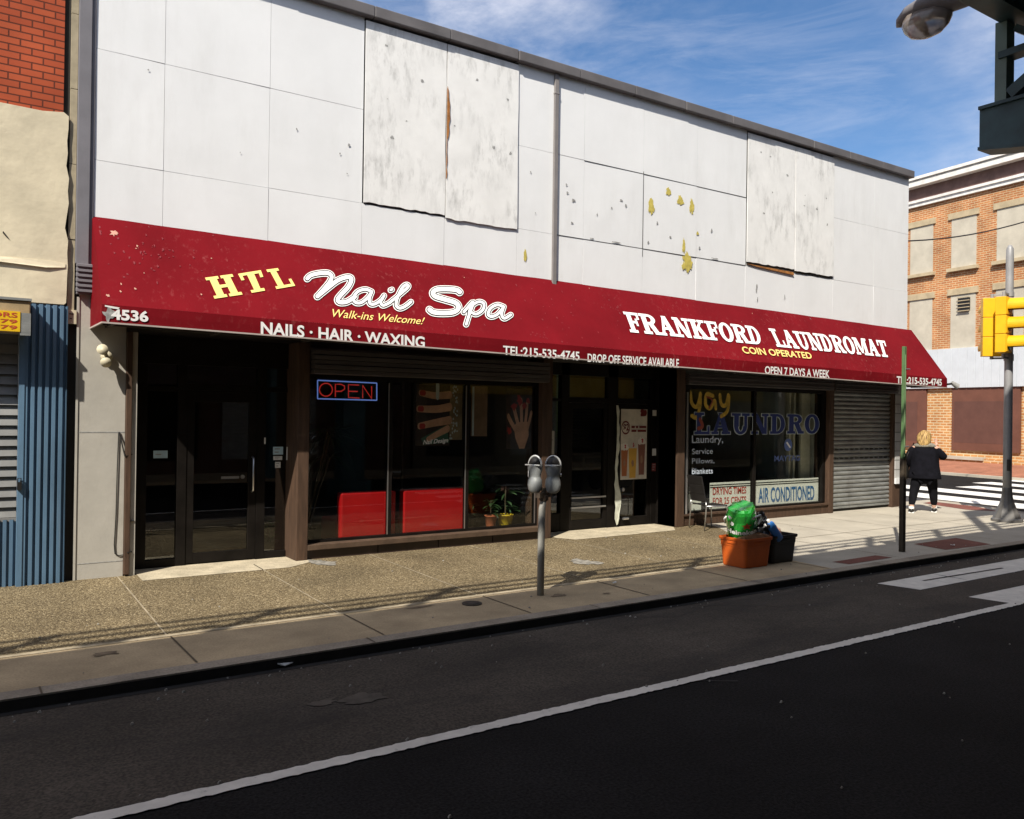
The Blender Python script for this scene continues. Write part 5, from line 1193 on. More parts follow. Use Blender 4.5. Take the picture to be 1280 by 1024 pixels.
# ------------------------------------------------------------------ chair by the laundry window
ch = thing('stacking_chair', 'black stacking chair with thin chrome legs below the laundromat window', 'chair', (10.74, -.46, 0), math.radians(-12))
M_chair = mat('black_vinyl', (0.014, 0.013, 0.013), rough=.5, var=.2, vs=7, spec=.4); M_chrome = mat('dull_chrome', (0.42, 0.42, 0.41), rough=.3, metal=.8)
mb = MB(); n = 8          # chair faces local +X
for i in range(n):
    x0, x1 = -.20 + .42 * i / n, -.20 + .42 * (i + 1) / n; zf = lambda x: .44 - .03 * math.cos((x) * 7) - .02 * (x > .15)
    mb.hexa([(x0, -.21, zf(x0) - .025), (x1, -.21, zf(x1) - .025), (x1, .21, zf(x1) - .025), (x0, .21, zf(x0) - .025)], [(x0, -.21, zf(x0)), (x1, -.21, zf(x1)), (x1, .21, zf(x1)), (x0, .21, zf(x0))])
mb.build('seat', M_chair, ch, world=False, bevel=.01)
mb = MB(); bk_ = [(-.205, .47), (-.235, .60), (-.265, .75), (-.30, .90)]
for (a, b) in zip(bk_, bk_[1:]): mb.hexa([(a[0] - .012, -.21, a[1]), (a[0] + .012, -.21, a[1]), (a[0] + .012, .21, a[1]), (a[0] - .012, .21, a[1])], [(b[0] - .012, -.21, b[1]), (b[0] + .012, -.21, b[1]), (b[0] + .012, .21, b[1]), (b[0] - .012, .21, b[1])])
mb.build('backrest', M_chair, ch, world=False, bevel=.008)
for sy in (-1, 1):
    mb = MB(); mb.tube([(-.215, .215 * sy, .48), (-.21, .22 * sy, .40), (-.24, .22 * sy, .01)], .011, 8); mb.build('leg', M_chrome, ch, world=False, smooth=True)
    mb = MB(); mb.tube([(-.21, .225 * sy, .405), (.16, .225 * sy, .40), (.20, .225 * sy, .36), (.21, .225 * sy, .01)], .011, 8); mb.build('leg', M_chrome, ch, world=False, smooth=True)

# ------------------------------------------------------------------ behind the salon glass
M_sofa = mat('red_vinyl', (0.44, 0.006, 0.008), rough=.45, var=.08, vs=3, spec=.4)
for (x0, x1, lab) in ((4.47, 5.28, 'red vinyl bench behind the left salon pane, nearer the door'), (5.40, 6.42, 'red vinyl bench behind the middle salon pane')):
    sf = thing('bench', lab, 'bench', ((x0 + x1) / 2, .6, 0), group='red benches behind the salon glass')
    mb = MB(); mb.box(x0, x1, .24, .40, .10, .80); mb.build('backrest', M_sofa, sf, bevel=.025)
    mb = MB(); mb.box(x0, x1, .40, .95, .10, .42); mb.build('seat', M_sofa, sf, bevel=.03)
    mb = MB()
    for x in (x0 + .06, x1 - .06):
        for y in (.30, .88): mb.cyl((x, y, 0), (x, y, .10), .02)
    mb.build('foot', M_black, sf)
fl_ = MB(); fl_.box(6.45, 7.52, .14, .40, .12, .20); 
tag(fl_.build('display_ledge', M_tile), 'low dark ledge just behind the salon window', 'ledge')
def leaf(mb, base, d, L_, wd, droop, n=5):
    d = Vector(d).normalized(); side = d.cross(Vector((0, 0, 1)))
    if side.length < .05: side = Vector((1, 0, 0))
    side.normalize(); prev = None
    for i in range(n + 1):
        t = i / n; p = Vector(base) + d * L_ * t + Vector((0, 0, -droop * t * t)); w2 = wd * math.sin(PI * min(.98, t * .9 + .08)) / 2
        a = mb.bm.verts.new(p + side * w2); b = mb.bm.verts.new(p - side * w2 + Vector((0, 0, .003)))
        if prev: mb._f([prev[0], a, b, prev[1]])
        prev = (a, b)
M_leaf = mat('dark_green_leaf', (0.024, 0.055, 0.018), rough=.5, var=.5, vs=14, spec=.4); M_leaf2 = mat('bright_green_leaf', (0.07, 0.20, 0.04), rough=.5, var=.35, vs=14, spec=.4); M_stem = mat('plant_stem', (0.10, 0.08, 0.05), rough=.8)
def potted(x, y, z, label, pot_m, pr, ph, kind, seed):
    p = thing('potted_plant', label, 'plant', (x, y, z)); r = random.Random(seed)
    mb = MB(); mb.lathe((x, y, z), [(pr * .72, 0), (pr * .78, .01), (pr, ph * .9), (pr * 1.06, ph * .91), (pr * 1.06, ph), (pr * .92, ph), (pr * .9, ph * .85), (.01, ph * .84)], 20); mb.build('pot', pot_m, p, smooth=True)
    mb = MB(); st = MB()
    if kind == 'leafy':
        for k in range(26):
            a = r.uniform(0, 2 * PI); h = r.uniform(.02, .22); b = Vector((x + .03 * math.cos(a), y + .03 * math.sin(a), z + ph + h)); leaf(mb, b, (math.cos(a), math.sin(a), r.uniform(.1, .9)), r.uniform(.10, .2), r.uniform(.03, .06), r.uniform(.02, .12))
        st.cyl((x, y, z + ph * .8), (x, y, z + ph + .22), .006, n=6)
    elif kind == 'drape':
        for k in range(30):
            a = r.uniform(0, 2 * PI); h = r.uniform(0, .42); b = Vector((x + .05 * math.cos(a), y + .05 * math.sin(a), z + ph + h)); leaf(mb, b, (math.cos(a), math.sin(a), r.uniform(-.2, .5)), r.uniform(.14, .26), r.uniform(.03, .055), r.uniform(.02, .12))
        st.cyl((x, y, z + ph * .8), (x, y, z + ph + .42), .01, n=6)
    elif kind == 'palm':
        for k in range(3):
            tip = Vector((x + r.uniform(.05, .65), y + r.uniform(-.05, .25), z + ph + r.uniform(.8, 1.35))); st.tube([(x + .03 * k, y, z + ph * .8), (Vector((x, y, z + ph)) + tip) / 2 + Vector((.03, 0, .02)), tip], .012, 6)
            for q in range(26):
                a = r.uniform(0, 2 * PI); leaf(mb, tip, (math.cos(a), math.sin(a) * .7, r.uniform(-.1, .9)), r.uniform(.3, .55), .022, r.uniform(.15, .45), 6)
    elif kind == 'bush':
        for k in range(120):
            a = r.uniform(0, 2 * PI); h = r.uniform(0, .26); rr = r.uniform(0, .10); b = Vector((x + rr * math.cos(a), y + rr * math.sin(a), z + ph + h)); leaf(mb, b, (math.cos(a), math.sin(a), r.uniform(0, 1)), r.uniform(.04, .09), r.uniform(.02, .035), .02, 3)
        st.cyl((x, y, z + ph * .8), (x, y, z + ph + .2), .008, n=6)
    mb.build('foliage', M_leaf2 if kind == 'bush' else M_leaf, p); st.build('stem', M_stem, p)
M_terra = mat('terracotta', (0.42, 0.12, 0.05), rough=.8, var=.15, vs=6); M_ypot = mat('yellow_glaze', (0.66, 0.46, 0.02), rough=.3, var=.08, vs=4, spec=.5)
potted(6.86, .27, .20, 'green plant in a small terracotta pot behind the right salon pane', M_terra, .09, .17, 'leafy', 1)
potted(7.12, .27, .20, 'trailing plant in a yellow glazed pot behind the right salon pane', M_ypot, .12, .17, 'drape', 2)
potted(7.35, .62, .12, 'tall leafy plant in a black pot at the right end of the salon window', M_black, .12, .22, 'drape', 3)
potted(6.62, .50, .12, 'dark plant in a black pot behind the narrow salon mullion', M_black, .11, .2, 'leafy', 4)
potted(4.15, .75, 0, 'thin stemmed palm in a black pot behind the left salon pane', M_black, .16, .3, 'palm', 5)
potted(3.62, .62, 0.0, 'small bright green bush in a stone pot inside the salon side light', M_conc, .13, .18, 'bush', 6)
potted(2.20, .70, 0.0, 'dark plant in a black pot inside the salon left of the door', M_black, .12, .2, 'leafy', 8)
mb = MB(); mb.box(2.4, 3.5, .75, 1.35, -.004, .012); tag(mb.build('door_mat', mat('russet_mat', (0.20, 0.07, 0.03), rough=.95, var=.3, vs=6)), 'russet floor mat inside the salon doorway', 'mat')
# neon sign: double tube letters in a blue outline
ns_ = thing('neon_sign', 'red and blue OPEN neon sign hanging behind the left salon pane', 'neon sign', (4.5, .19, 2.0))
def NS(px, py): return W(px, py, .17)
M_nr = glow_mat('red_neon', (1.0, 0.05, 0.04), 0.22); M_nb = glow_mat('blue_neon', (0.22, 0.36, 1.0), 0.30)
mb = MB(); cs_ = [NS(397, 475.5), NS(471, 479), NS(471, 500.5), NS(397, 498.5)]
mb.tube(cs_[:2], .008, 8); mb.tube(cs_[1:3], .008, 8); mb.tube(cs_[2:], .008, 8); mb.tube([cs_[3], cs_[0]], .008, 8); mb.build('border_tube', M_nb, ns_)
zo = lambda x, y: NS(370 + x / 3.658, 440 + y / 3.658)
for pts in ([(zz_[0], zz_[1]) for zz_ in [(137 + 30 * math.cos(a), 173 + 30 * math.sin(a)) for a in np.linspace(0, 2 * PI, 15)]],
            [(180, 206), (180, 148), (205, 148), (222, 156), (222, 170), (208, 180), (182, 180)],
            [(288, 152), (240, 150), (240, 208), (290, 211)], [(240, 180), (282, 181)],
            [(305, 212), (305, 153), (346, 214), (346, 157)]):
    mb = MB(); mb.tube([zo(*p) for p in pts], .0075, 8); mb.build('letter_tube', M_nr, ns_)
mb = MB(); 
for c in cs_[:2]: mb.tube([c, c + Vector((0, .03, .24))], .003, 5)
mb.build('hanger', M_black, ns_)
# posters
def poster(name, label, x0, x1, z0, z1, y, base, cat='poster', frame=None):
    t = thing(name, label, cat, ((x0 + x1) / 2, y, z0)); mb = MB(); mb.box(x0, x1, y - .002, y + .002, z0, z1); mb.build('sheet', base, t); return t
def skin_hand(mb, fn, fingers, palm):
    mb.poly([fn(*p) for p in palm])
    for (p, wd) in fingers: ribbon(mb, spline(p, 5), wd, fn, (0, -1, 0), lift0=.001)
M_pdark = mat('dark_poster_print', (0.035, 0.022, 0.022), rough=.5, var=.5, vs=3); M_skin = mat('printed_skin', (0.60, 0.32, 0.20), rough=.6, var=.25, vs=5); M_nail = mat('printed_red', (0.40, 0.03, 0.03), rough=.5); M_pg = mat('printed_green', (0.05, 0.12, 0.08), rough=.6)
t = poster('poster', 'dark salon poster of a hand with painted nails on the middle pane', 5.52, 6.06, 1.42, 2.28, .15, M_pdark)
fnp = lambda x, y: (5.52 + x * .54, .146, 2.28 - y * .86)
mb = MB()
for (p, wd, q) in (([(1.0, .16), (.55, .18), (.12, .14)], .13, 0), ([(1.0, .36), (.6, .40), (.06, .40)], .14, 0), ([(1.0, .58), (.6, .62), (.10, .68)], .14, 0), ([(.95, .72), (.6, .82), (.35, .9)], .12, 0)): ribbon(mb, spline([(a, b) for a, b in p], 5), lambda t_: wd * (1 - .25 * t_), fnp, (0, -1, 0), lift0=.001 + .0012 * q)
mb.mi = 1
for (x, y) in ((.14, .14), (.09, .40), (.14, .68)): ribbon(mb, [np.array((x, y)), np.array((x + .09, y))], .09, fnp, (0, -1, 0), lift0=.004)
mb.mi = 2
mb.poly([fnp(*p) for p in ((.15, .88), (.9, .66), (1.0, .95), (.25, .98))])
mb.mi = 3
ribbon(mb, [np.array((.62, .0)), np.array((.62, .20))], .10, fnp, (0, -1, 0), lift0=.0052)
mb.build('print', [M_skin, M_nail, M_pg, M_outl], t)
mb = MB(); text_on(mb, 'Nail Design', [Vector((5.62, .112, 1.50)), Vector((5.62, .112, 1.42)), Vector((6.02, .112, 1.45)), Vector((6.02, .112, 1.53))], bold=.01, shear=.3); mb.build('lettering', M_paper, wfo)
t = poster('poster', 'dark salon poster of a raised open hand on the right pane', 7.03, 7.50, 1.36, 2.26, .15, M_pdark)
fnq = lambda x, y: (7.03 + x * .47, .146, 2.26 - y * .90)
mb = MB(); mb.poly([fnq(*p) for p in ((.30, .62), (.42, .56), (.85, .55), (.88, .78), (.72, 1.0), (.52, 1.0), (.36, .82))])
for (p, wd) in (([(.36, .68), (.18, .55), (.08, .46)], .10), ([(.46, .60), (.36, .44), (.28, .30)], .11), ([(.60, .58), (.58, .38), (.56, .20)], .11), ([(.74, .58), (.78, .40), (.80, .24)], .10), ([(.84, .64), (.92, .50), (.97, .40)], .09)): ribbon(mb, spline(p, 5), wd, fnq, (0, -1, 0), lift0=.001)
mb.mi = 1
for (x, y, s) in ((.3, .3, .1), (.5, .2, .12), (.7, .28, .1), (.85, .2, .08), (.12, .7, .09)): mb.poly([fnq(a, b) + (0,) if False else (fnq(a, b)[0], .1435, fnq(a, b)[2]) for a, b in ragged(x, y, s, s * .6, x * 9, 12, .8)])
mb.build('print', [M_skin, M_nail], t)
t = poster('poster', 'narrow brown vertical poster strip behind the salon mullion', 6.42, 6.70, 1.55, 2.28, .16, mat('brown_poster', (0.22, 0.13, 0.08), rough=.7, var=.3, vs=5))
mb = MB(); mb.box(6.44, 6.47, .152, .157, 1.56, 2.27); mb.build('edge_strip', M_outl, t)
t = poster('poster', 'tan curtain like poster panel at the right of the middle salon pane', 6.07, 6.28, 1.5, 2.28, .17, mat('tan_poster', (0.26, 0.18, 0.10), rough=.7, var=.35, vs=4))
mb = MB()
rr_ = random.Random(2)
for k in range(40): mb.poly([(x, .166, z) for x, z in ragged(rr_.uniform(6.08, 6.2), rr_.uniform(1.5, 2.26), .012, .016, k, 8, .8)])
mb.build('print', M_outl, t)
# drinks poster on the right laundromat door
t = poster('drinks_poster', 'pale poster of three iced coffee drinks for two dollars on the laundromat door', 9.56, 10.20, .79, 2.0, YL - .014, mat('faded_poster', (0.66, 0.61, 0.52), rough=.6, var=.25, vs=2.5))
PYL = YL - .018
fnd = lambda x, y: (9.56 + x * .64, PYL, 2.0 - y * 1.21)
mb = MB()
for i, (cx_, w0, w1, y0, y1) in enumerate(((.19, .24, .17, .58, .95), (.48, .30, .22, .56, .98), (.80, .26, .19, .50, .94))):
    mb.mi = i; mb.poly([(fnd(cx_ - w0 / 2, y0)[0], PYL, fnd(0, y0)[2]), (fnd(cx_ + w0 / 2, y0)[0], PYL, fnd(0, y0)[2]), (fnd(cx_ + w1 / 2, y1)[0], PYL, fnd(0, y1)[2]), (fnd(cx_ - w1 / 2, y1)[0], PYL, fnd(0, y1)[2])])
    mb.mi = 3
    for q in range(5): mb.poly([(fnd(a, b)[0], PYL - .001 - .0004 * q, fnd(a, b)[2]) for a, b in ragged(cx_ + (q - 2) * .04, y0 - .03 - .02 * (q % 2), .07, .04, q + i, 10, .6)]) if i != 1 else None
    mb.mi = 4
    for q in range(2): mb.poly([(fnd(a, b)[0], PYL - .003, fnd(a, b)[2]) for a, b in ragged(cx_ + .02, y0 - .03 - .03 * q, .03, .015, q + i * 3, 8, .8)])
    mb.mi = 5; mb.poly([(fnd(a, b)[0], PYL - .002, fnd(a, b)[2]) for a, b in ragged(cx_, (y0 + y1) / 2, w1 * .22, .05, i * 5, 10, .5)])
mb.build('print', [mat('iced_tea_print', (0.42, 0.15, 0.06)), mat('iced_latte_print', (0.66, 0.38, 0.07)), mat('mocha_print', (0.24, 0.10, 0.07)), mat('cream_print', (0.75, 0.70, 0.62)), M_nail, mat('label_print', (0.35, 0.2, 0.12))], t)
mb = MB(); arcp = [np.array((.22 + .14 * math.cos(a), .27 + .085 * math.sin(a))) for a in np.linspace(0, 2 * PI, 25)]; ribbon(mb, arcp, .022, fnd, (0, -1, 0), lift0=.001)
P3 = lambda x, y: Vector((fnd(x, y)[0], PYL - .004, fnd(x, y)[2]))
text_on(mb, '$2', [P3(.13, .215), P3(.13, .325), P3(.33, .325), P3(.33, .215)], bold=.03)
for (a, b, c_) in ((.42, .245, .54), (.58, .245, .66), (.70, .245, .95), (.42, .30, .60), (.64, .30, .95)): mb.poly([P3(a, b), P3(c_, b), P3(c_, b + .03), P3(a, b + .03)])
mb.poly([(p.x, p.y, p.z) for p in [P3(a, b) for a, b in ragged(.85, .06, .13, .05, 3, 14, .5)]])
mb.build('lettering', mat('maroon_print', (0.16, 0.02, 0.02)), t)
# torn white paper strip hanging from the door edge
mb = MB(); r = random.Random(9); pl = []; 
zs_ = np.linspace(.05, 2.05, 22)
L1 = [(9.445 + r.uniform(-.008, .008) - (.02 if z < .8 else 0), z) for z in zs_]; R1 = [(9.50 + r.uniform(-.015, .015) + (.05 * math.sin(min(1, max(0, (z - .1) / .75)) * PI) if z < .85 else 0), z) for z in zs_]
out = L1 + list(reversed(R1)); out[0] = (9.47, .04)
mb.prism([(x, YL - .078 - .02 * math.sin(z * 5), z) for x, z in out], (0, .004, 0)); tag(mb.build('paper_strip', mat('torn_newsprint', (0.60, 0.62, 0.52), rough=.9, var=.15, vs=9)), 'long torn pale paper strip hanging between the laundromat doors', 'paper')
# hanging blind and shelf behind the left laundromat door
bl_ = thing('window_blind', 'grey slatted blind hanging inside the left laundromat door', 'blind', (9.0, 1.3, 1.3)); mb = MB()
for k in range(14): mb.hexa([(8.95, 1.15, 1.3 + k * .055), (9.5, 1.15, 1.3 + k * .055), (9.5, 1.17, 1.3 + k * .055), (8.95, 1.17, 1.3 + k * .055)], [(8.95, 1.17, 1.335 + k * .055), (9.5, 1.17, 1.335 + k * .055), (9.5, 1.19, 1.335 + k * .055), (8.95, 1.19, 1.335 + k * .055)])
mb.build('slats', M_scuff, bl_)
# signs standing in the laundry window
M_signw = mat('sun_bleached_sign', (0.78, 0.77, 0.72), rough=.6, var=.06, vs=2.5)
def wsign(label, x0, x1, z0, z1, name='window_sign'):
    t = thing(name, label, 'sign', ((x0 + x1) / 2, .15, z0)); mb = MB(); mb.box(x0, x1, .150, .156, z0, z1); mb.mi = 1
    for zz in (z1 - .035, z1 - .075): mb.box(x0, x1, .147, .150, zz - .018, zz)
    mb.build('board', [M_signw, M_black], t); return t
t = wsign('white window sign reading DRYING TIMES FOR 25 CENTS in red', 11.42, 12.49, .235, .70)
mb = MB(); text_on(mb, 'DRYING TIMES', [W(891, 610, .146), W(891, 619, .146), W(933, 617, .146), W(933, 608.3, .146)], bold=.02); mb.build('lettering', mat('red_sign_paint', (0.45, 0.05, 0.03), rough=.6), t); mb = MB(); text_on(mb, 'FOR 25 CENTS', [W(891, 622.5, .146), W(891, 631, .146), W(933, 629, .146), W(933, 620.2, .146)], bold=.02)
mb.build('lettering', mat('red_sign_paint', (0.45, 0.05, 0.03), rough=.6), t)
t = wsign('white window sign reading AIR CONDITIONED in blue capitals', 12.575, 14.51, .235, .70)
mb = MB(); text_on(mb, 'AIR CONDITIONED', [W(948, 610, .146), W(948, 629, .146), W(1018, 625, .146), W(1018, 607, .146)], bold=.025); mb.build('lettering', mat('blue_sign_paint', (0.03, 0.13, 0.32), rough=.6), t)
t = thing('round_top_board', 'white board with a rounded top and black stripes behind the chair', 'sign', (11.0, .15, .235)); mb = MB()
mb.prism([(10.76, .150, .235), (11.20, .150, .235), (11.20, .150, .55)] + [(10.98 + .22 * math.cos(a), .150, .58 + .25 * math.sin(a)) for a in np.linspace(0, PI, 14)] + [(10.76, .150, .55)], (0, .006, 0)); mb.build('board', M_signw, t)
mb = MB(); mb.box(10.76, 11.20, .144, .149, .575, .60); mb.box(10.76, 11.20, .144, .149, .525, .55); mb.prism([(10.98 + .15 * math.cos(a), .144, .67 + .10 * math.sin(a)) for a in np.linspace(0, 2 * PI, 18)[:-1]], (0, .004, 0)); mb.build('stripe', M_scuff, t)
# washing machines and posts dimly seen inside
for k in range(4):
    wx = 10.9 + k * .80; wm = thing('washing_machine', ('leftmost', 'second from left', 'third from left', 'rightmost')[k] + ' of four pale washing machines deep inside the laundromat', 'washing machine', (wx + .34, 3.4, 0), group='washing machines inside the laundromat')
    mb = MB(); mb.box(wx, wx + .68, 3.1, 3.8, 0, 1.05); mb.build('cabinet', M_board, wm, bevel=.02)
    mb = MB(); mb.cyl((wx + .34, 3.09, .55), (wx + .34, 3.06, .55), .2, n=20); mb.build('door', M_black, wm); mb = MB(); mb.box(wx + .05, wx + .63, 3.085, 3.1, .88, 1.0); mb.build('control_panel', M_scuff, wm)
mb = MB()
mb.box(13.85, 13.90, .35, .42, .2, 2.45); mb.box(14.22, 14.5, .35, .40, .2, 2.45); mb.box(14.05, 14.10, .40, .46, .2, 2.45); mb.box(13.9, 14.3, .37, .40, 1.1, 1.13)
tag(mb.build('panelling', mat('cream_panelling', (0.62, 0.58, 0.46), rough=.8, var=.2, vs=3)), 'cream upright panelling inside the right end of the laundromat window', 'panelling')
mb = MB(); mb.lathe((3.04, 2.0, 2.66), [(.02, 0), (.15, .0), (.19, .03), (.19, .06)], 20); tag(mb.build('ceiling_light', glow_mat('dim_lamp', (1.0, .75, .42), .35)), 'dim round ceiling light inside the salon above its door', 'ceiling light')

# ------------------------------------------------------------------ the woman walking away
def skinned(name, joints, edges, m, parent, sub=2, root=0):
    me = bpy.data.meshes.new(name); me.from_pydata([j[0] for j in joints], edges, []); o = bpy.data.objects.new(name, me); COL.objects.link(o); o.parent = parent
    sk = o.modifiers.new('skin', 'SKIN'); sk.use_smooth_shade = True
    if not me.skin_vertices: me.skin_vertices.new()
    for i, j in enumerate(joints):
        rr = j[1]; v = me.skin_vertices[0].data[i]; v.radius = rr if isinstance(rr, tuple) else (rr, rr); v.use_root = (i == root)
    ss = o.modifiers.new('sub', 'SUBSURF'); ss.levels = sub; ss.render_levels = sub
    me.materials.append(m); return o
pr = thing('person', 'woman in a black jacket and black leggings with blonde hair walking away across the corner', 'person', (16.55, -.86, 0), math.radians(-62))
# local frame: faces +Y, x to her right
M_sk = mat('skin', (0.50, 0.30, 0.22), rough=.55, var=.05, vs=8); M_jk = mat('black_jacket_cloth', (0.006, 0.006, 0.009), rough=.95, var=.4, vs=7, bump=.5, bs=14, spec=.1); M_lg = mat('black_leggings', (0.006, 0.006, 0.008), rough=.9, var=.3, vs=8, spec=.1)
hip = .80
J = [((0, 0, .86), .13), ((0, .0, 1.05), .14), ((0, .01, 1.25), .14), ((0, .01, 1.37), .07), ((0, .02, 1.44), .055), ((0, .03, 1.53), .085), ((0, .035, 1.60), .07),
     ((-.11, 0, .80), .115), ((-.18, -.10, .44), .072), ((-.22, -.24, .10), .042), ((-.22, -.14, .045), .038), ((-.22, -.06, .035), .032),
     ((.11, .02, .80), .115), ((.155, .13, .44), .072), ((.18, .16, .09), .042), ((.18, .25, .04), .038), ((.18, .32, .03), .032),
     ((-.20, 0, 1.32), .07), ((-.29, -.02, 1.10), .055), ((-.27, .10, .90), .042), ((-.27, .14, .83), .035),
     ((.20, 0, 1.32), .07), ((.35, .06, 1.12), .055), ((.26, .25, 1.26), .042), ((.22, .28, 1.33), .035)]
E_ = [(0, 1), (1, 2), (2, 3), (3, 4), (4, 5), (5, 6), (0, 7), (7, 8), (8, 9), (9, 10), (10, 11), (0, 12), (12, 13), (13, 14), (14, 15), (15, 16), (2, 17), (17, 18), (18, 19), (19, 20), (2, 21), (21, 22), (22, 23), (23, 24)]
body = skinned('body', J, E_, M_sk, pr)
# hand raised to the face: five short fingers
hb = Vector((.22, .28, 1.33))
hj = [(tuple(hb), .03), ((.205, .295, 1.39), .028)]; he = [(0, 1)]
for k, (dx, dy, L_) in enumerate(((-.03, .0, .07), (-.015, .012, .08), (.0, .018, .085), (.015, .018, .075))):
    b0 = len(hj); hj += [((.205 + dx * .6, .295 + dy, 1.415), .010), ((.20 + dx, .30 + dy, 1.415 + L_ * .6), .009), ((.185 + dx, .30 + dy, 1.415 + L_), .008)]; he += [(1, b0), (b0, b0 + 1), (b0 + 1, b0 + 2)]
b0 = len(hj); hj += [((.175, .28, 1.37), .011), ((.155, .275, 1.40), .009)]; he += [(0, b0), (b0, b0 + 1)]
skinned('hand', hj, he, M_sk, pr, 1)
hb = Vector((-.27, .14, .83)); hj = [(tuple(hb), .03), ((-.27, .155, .78), .028)]; he = [(0, 1)]
for k, dy in enumerate((-.03, -.01, .01, .03)):
    b0 = len(hj); hj += [((-.275, .155 + dy, .755), .010), ((-.27, .165 + dy, .72), .009), ((-.255, .17 + dy, .695 + .005 * k), .008)]; he += [(1, b0), (b0, b0 + 1), (b0 + 1, b0 + 2)]
b0 = len(hj); hj += [((-.25, .19, .80), .011), ((-.245, .205, .765), .009)]; he += [(0, b0), (b0, b0 + 1)]
skinned('hand', hj, he, M_sk, pr, 1)
# face
mb = MB(); mb.blob((0, .125, 1.525), .014, .02, .018, 8, 6); mb.blob((-.09, .03, 1.53), .012, .02, .03, 8, 6); mb.blob((.09, .03, 1.53), .012, .02, .03, 8, 6); mb.build('face_features', M_sk, pr, smooth=True, world=False)
mb = MB(); mb.blob((-.032, .108, 1.55), .012, .008, .008, 8, 6); mb.blob((.032, .108, 1.55), .012, .008, .008, 8, 6); mb.build('eyes', M_black, pr, smooth=True, world=False)
mb = MB(); mb.blob((0, .112, 1.485), .024, .008, .007, 8, 6); mb.build('mouth', M_nail, pr, smooth=True, world=False)
# leggings
skinned('leggings', [((0, 0, .80), (.19, .16)), ((-.115, -.01, .72), .125), ((-.155, -.07, .58), .115), ((-.18, -.10, .45), .090), ((-.20, -.16, .30), .084), ((-.22, -.23, .14), .054), ((.115, .03, .72), .135), ((.14, .10, .58), .115), ((.155, .13, .45), .090), ((.17, .14, .30), .084), ((.18, .16, .13), .054)],
        [(0, 1), (1, 2), (2, 3), (3, 4), (4, 5), (0, 6), (6, 7), (7, 8), (8, 9), (9, 10)], M_lg, pr)
# jacket: lofted trunk with skinned sleeves
mb = MB(); rings = []
for z, rx, ry, dy in ((.69, .315, .23, 0), (.71, .32, .235, 0), (.82, .298, .22, 0), (.95, .262, .195, 0), (1.08, .262, .185, .0), (1.2, .262, .175, .0), (1.28, .245, .155, 0), (1.34, .19, .12, 0), (1.39, .12, .095, .01), (1.43, .095, .09, .015)):
    rg = mb.ring((0, dy, z), (1, 0, 0), (0, 1, 0), rx, ry, 28)
    for v_ in rg: v_.co += Vector((v_.co.x, v_.co.y, 0)) * .07 * noise.noise(v_.co * 5 + Vector((0, 0, 4)))
    rings.append(rg)
mb.loft(rings); jk = mb.build('jacket', M_jk, pr, smooth=True, world=False)
skinned('sleeve', [((-.15, 0, 1.30), .095), ((-.235, -.01, 1.24), .09), ((-.31, -.02, 1.08), .078), ((-.295, .10, .91), .06)], [(0, 1), (1, 2), (2, 3)], M_jk, pr)
skinned('sleeve', [((.15, 0, 1.30), .095), ((.24, .02, 1.24), .09), ((.36, .06, 1.11), .08), ((.265, .24, 1.25), .06)], [(0, 1), (1, 2), (2, 3)], M_jk, pr)
mb = MB()
mb.loft([mb.ring((0, .0, z), (1, 0, 0), (0, 1, 0), rx, ry, 24) for z, rx, ry in ((1.325, .20, .13), (1.345, .215, .145), (1.375, .19, .13), (1.41, .125, .105), (1.425, .10, .09))])
for v_ in mb.bm.verts: v_.co += Vector((v_.co.x, v_.co.y, .3 * v_.co.z - .4)) * .10 * noise.noise(v_.co * 22)
mb.build('hood_trim', mat('grey_fur_trim', (0.20, 0.185, 0.15), rough=.95, var=.4, vs=30, bump=.8, bs=60), jk, smooth=True, world=False)
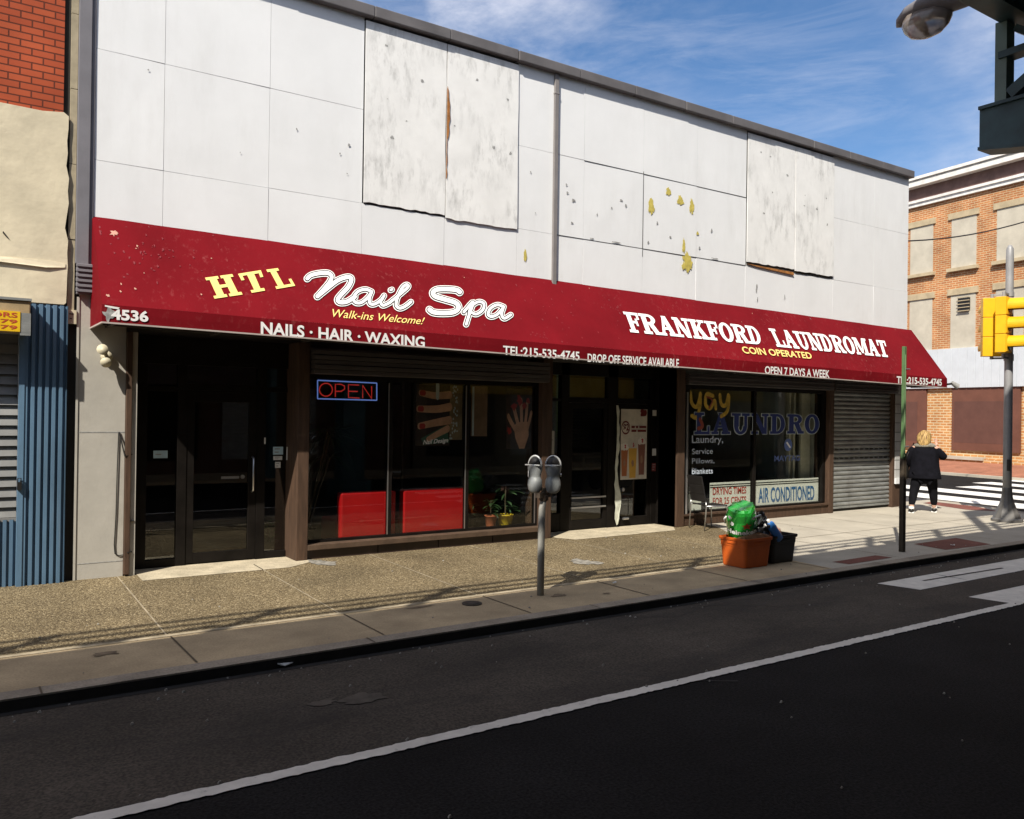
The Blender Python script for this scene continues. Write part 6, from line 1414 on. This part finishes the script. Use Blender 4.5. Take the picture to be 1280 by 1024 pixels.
# hair: lofted shape with strand bumps
mb = MB(); rings = []
for z, rx, ry, dy in ((1.33, .05, .03, -.09), (1.36, .095, .055, -.08), (1.42, .118, .09, -.055), (1.48, .128, .115, -.025), (1.54, .128, .125, -.005), (1.59, .112, .112, .0), (1.63, .085, .088, .01), (1.655, .05, .055, .012), (1.665, .015, .015, .015)):
    rg = mb.ring((-.012, dy, z), (1, 0, 0), (0, 1, 0), rx, ry, 30)
    for v_ in rg:
        k = noise.noise(Vector((v_.co.x * 26, v_.co.y * 26, v_.co.z * 7))); v_.co += (v_.co - Vector((0, dy, v_.co.z))) * (.22 * k + .16 * noise.noise(v_.co * 14))
    rings.append(rg)
mb.loft(rings); mb.build('hair', mat('blonde_hair', (0.52, 0.34, 0.13), rough=.6, var=.45, vs=30, stretch=(1.5, 1.5, .25), col2=(0.15, 0.085, 0.03), lo=.42, hi=.6, bump=.8, bs=40), pr, smooth=True, world=False)
for sx, sy in ((-.22, -.17), (.18, .23)):
    mb = MB(); rings = []
    for t, wd, hh in ((-.11, .03, .03), (-.09, .045, .045), (-.02, .046, .05), (.06, .052, .04), (.11, .045, .032), (.14, .02, .02)):
        rings.append([mb.bm.verts.new((sx + wd * math.cos(a), sy + t, .012 + max(0, hh + hh * math.sin(a)))) for a in np.linspace(0, 2 * PI, 13)[:-1]])
    mb.loft(rings); sh = mb.build('shoe', M_black, pr, smooth=True, world=False)
    mb = MB(); mb.box(sx - .052, sx + .052, sy - .11, sy + .13, .0, .022); mb.box(sx - .048, sx + .048, sy + .03, sy + .06, .06, .088); mb.build('sole', M_paper, sh, world=False, bevel=.006)
    mb = MB(); mb.lathe((sx, sy - .05, 0), [(.046, .07), (.052, .09), (.05, .13)], 14); mb.build('sock', M_paper, sh, smooth=True, world=False)
hb_ = thing('handbag', 'black leather shoulder bag hanging at the left side of the walking woman', 'handbag', tuple(pr.location + Matrix.Rotation(math.radians(-62), 3, 'Z') @ Vector((-.36, .02, .66))), math.radians(-62))
mb = MB(); mb.loft([[mb.bm.verts.new((wx * math.cos(a), wy * math.sin(a), z)) for a in np.linspace(0, 2 * PI, 19)[:-1]] for z, wx, wy in ((0, .05, .14), (.02, .075, .17), (.12, .08, .18), (.24, .065, .165), (.30, .035, .15))]); mb.build('body', M_black, hb_, smooth=True, world=False)
mb = MB(); mb.tube([(0, -.13, .28), (.05, -.12, .5), (.14, -.03, .70), (.16, .0, .74), (.12, .08, .62), (.04, .12, .45), (0, .13, .28)], .011, 6); mb.build('strap', M_black, hb_, smooth=True, world=False)
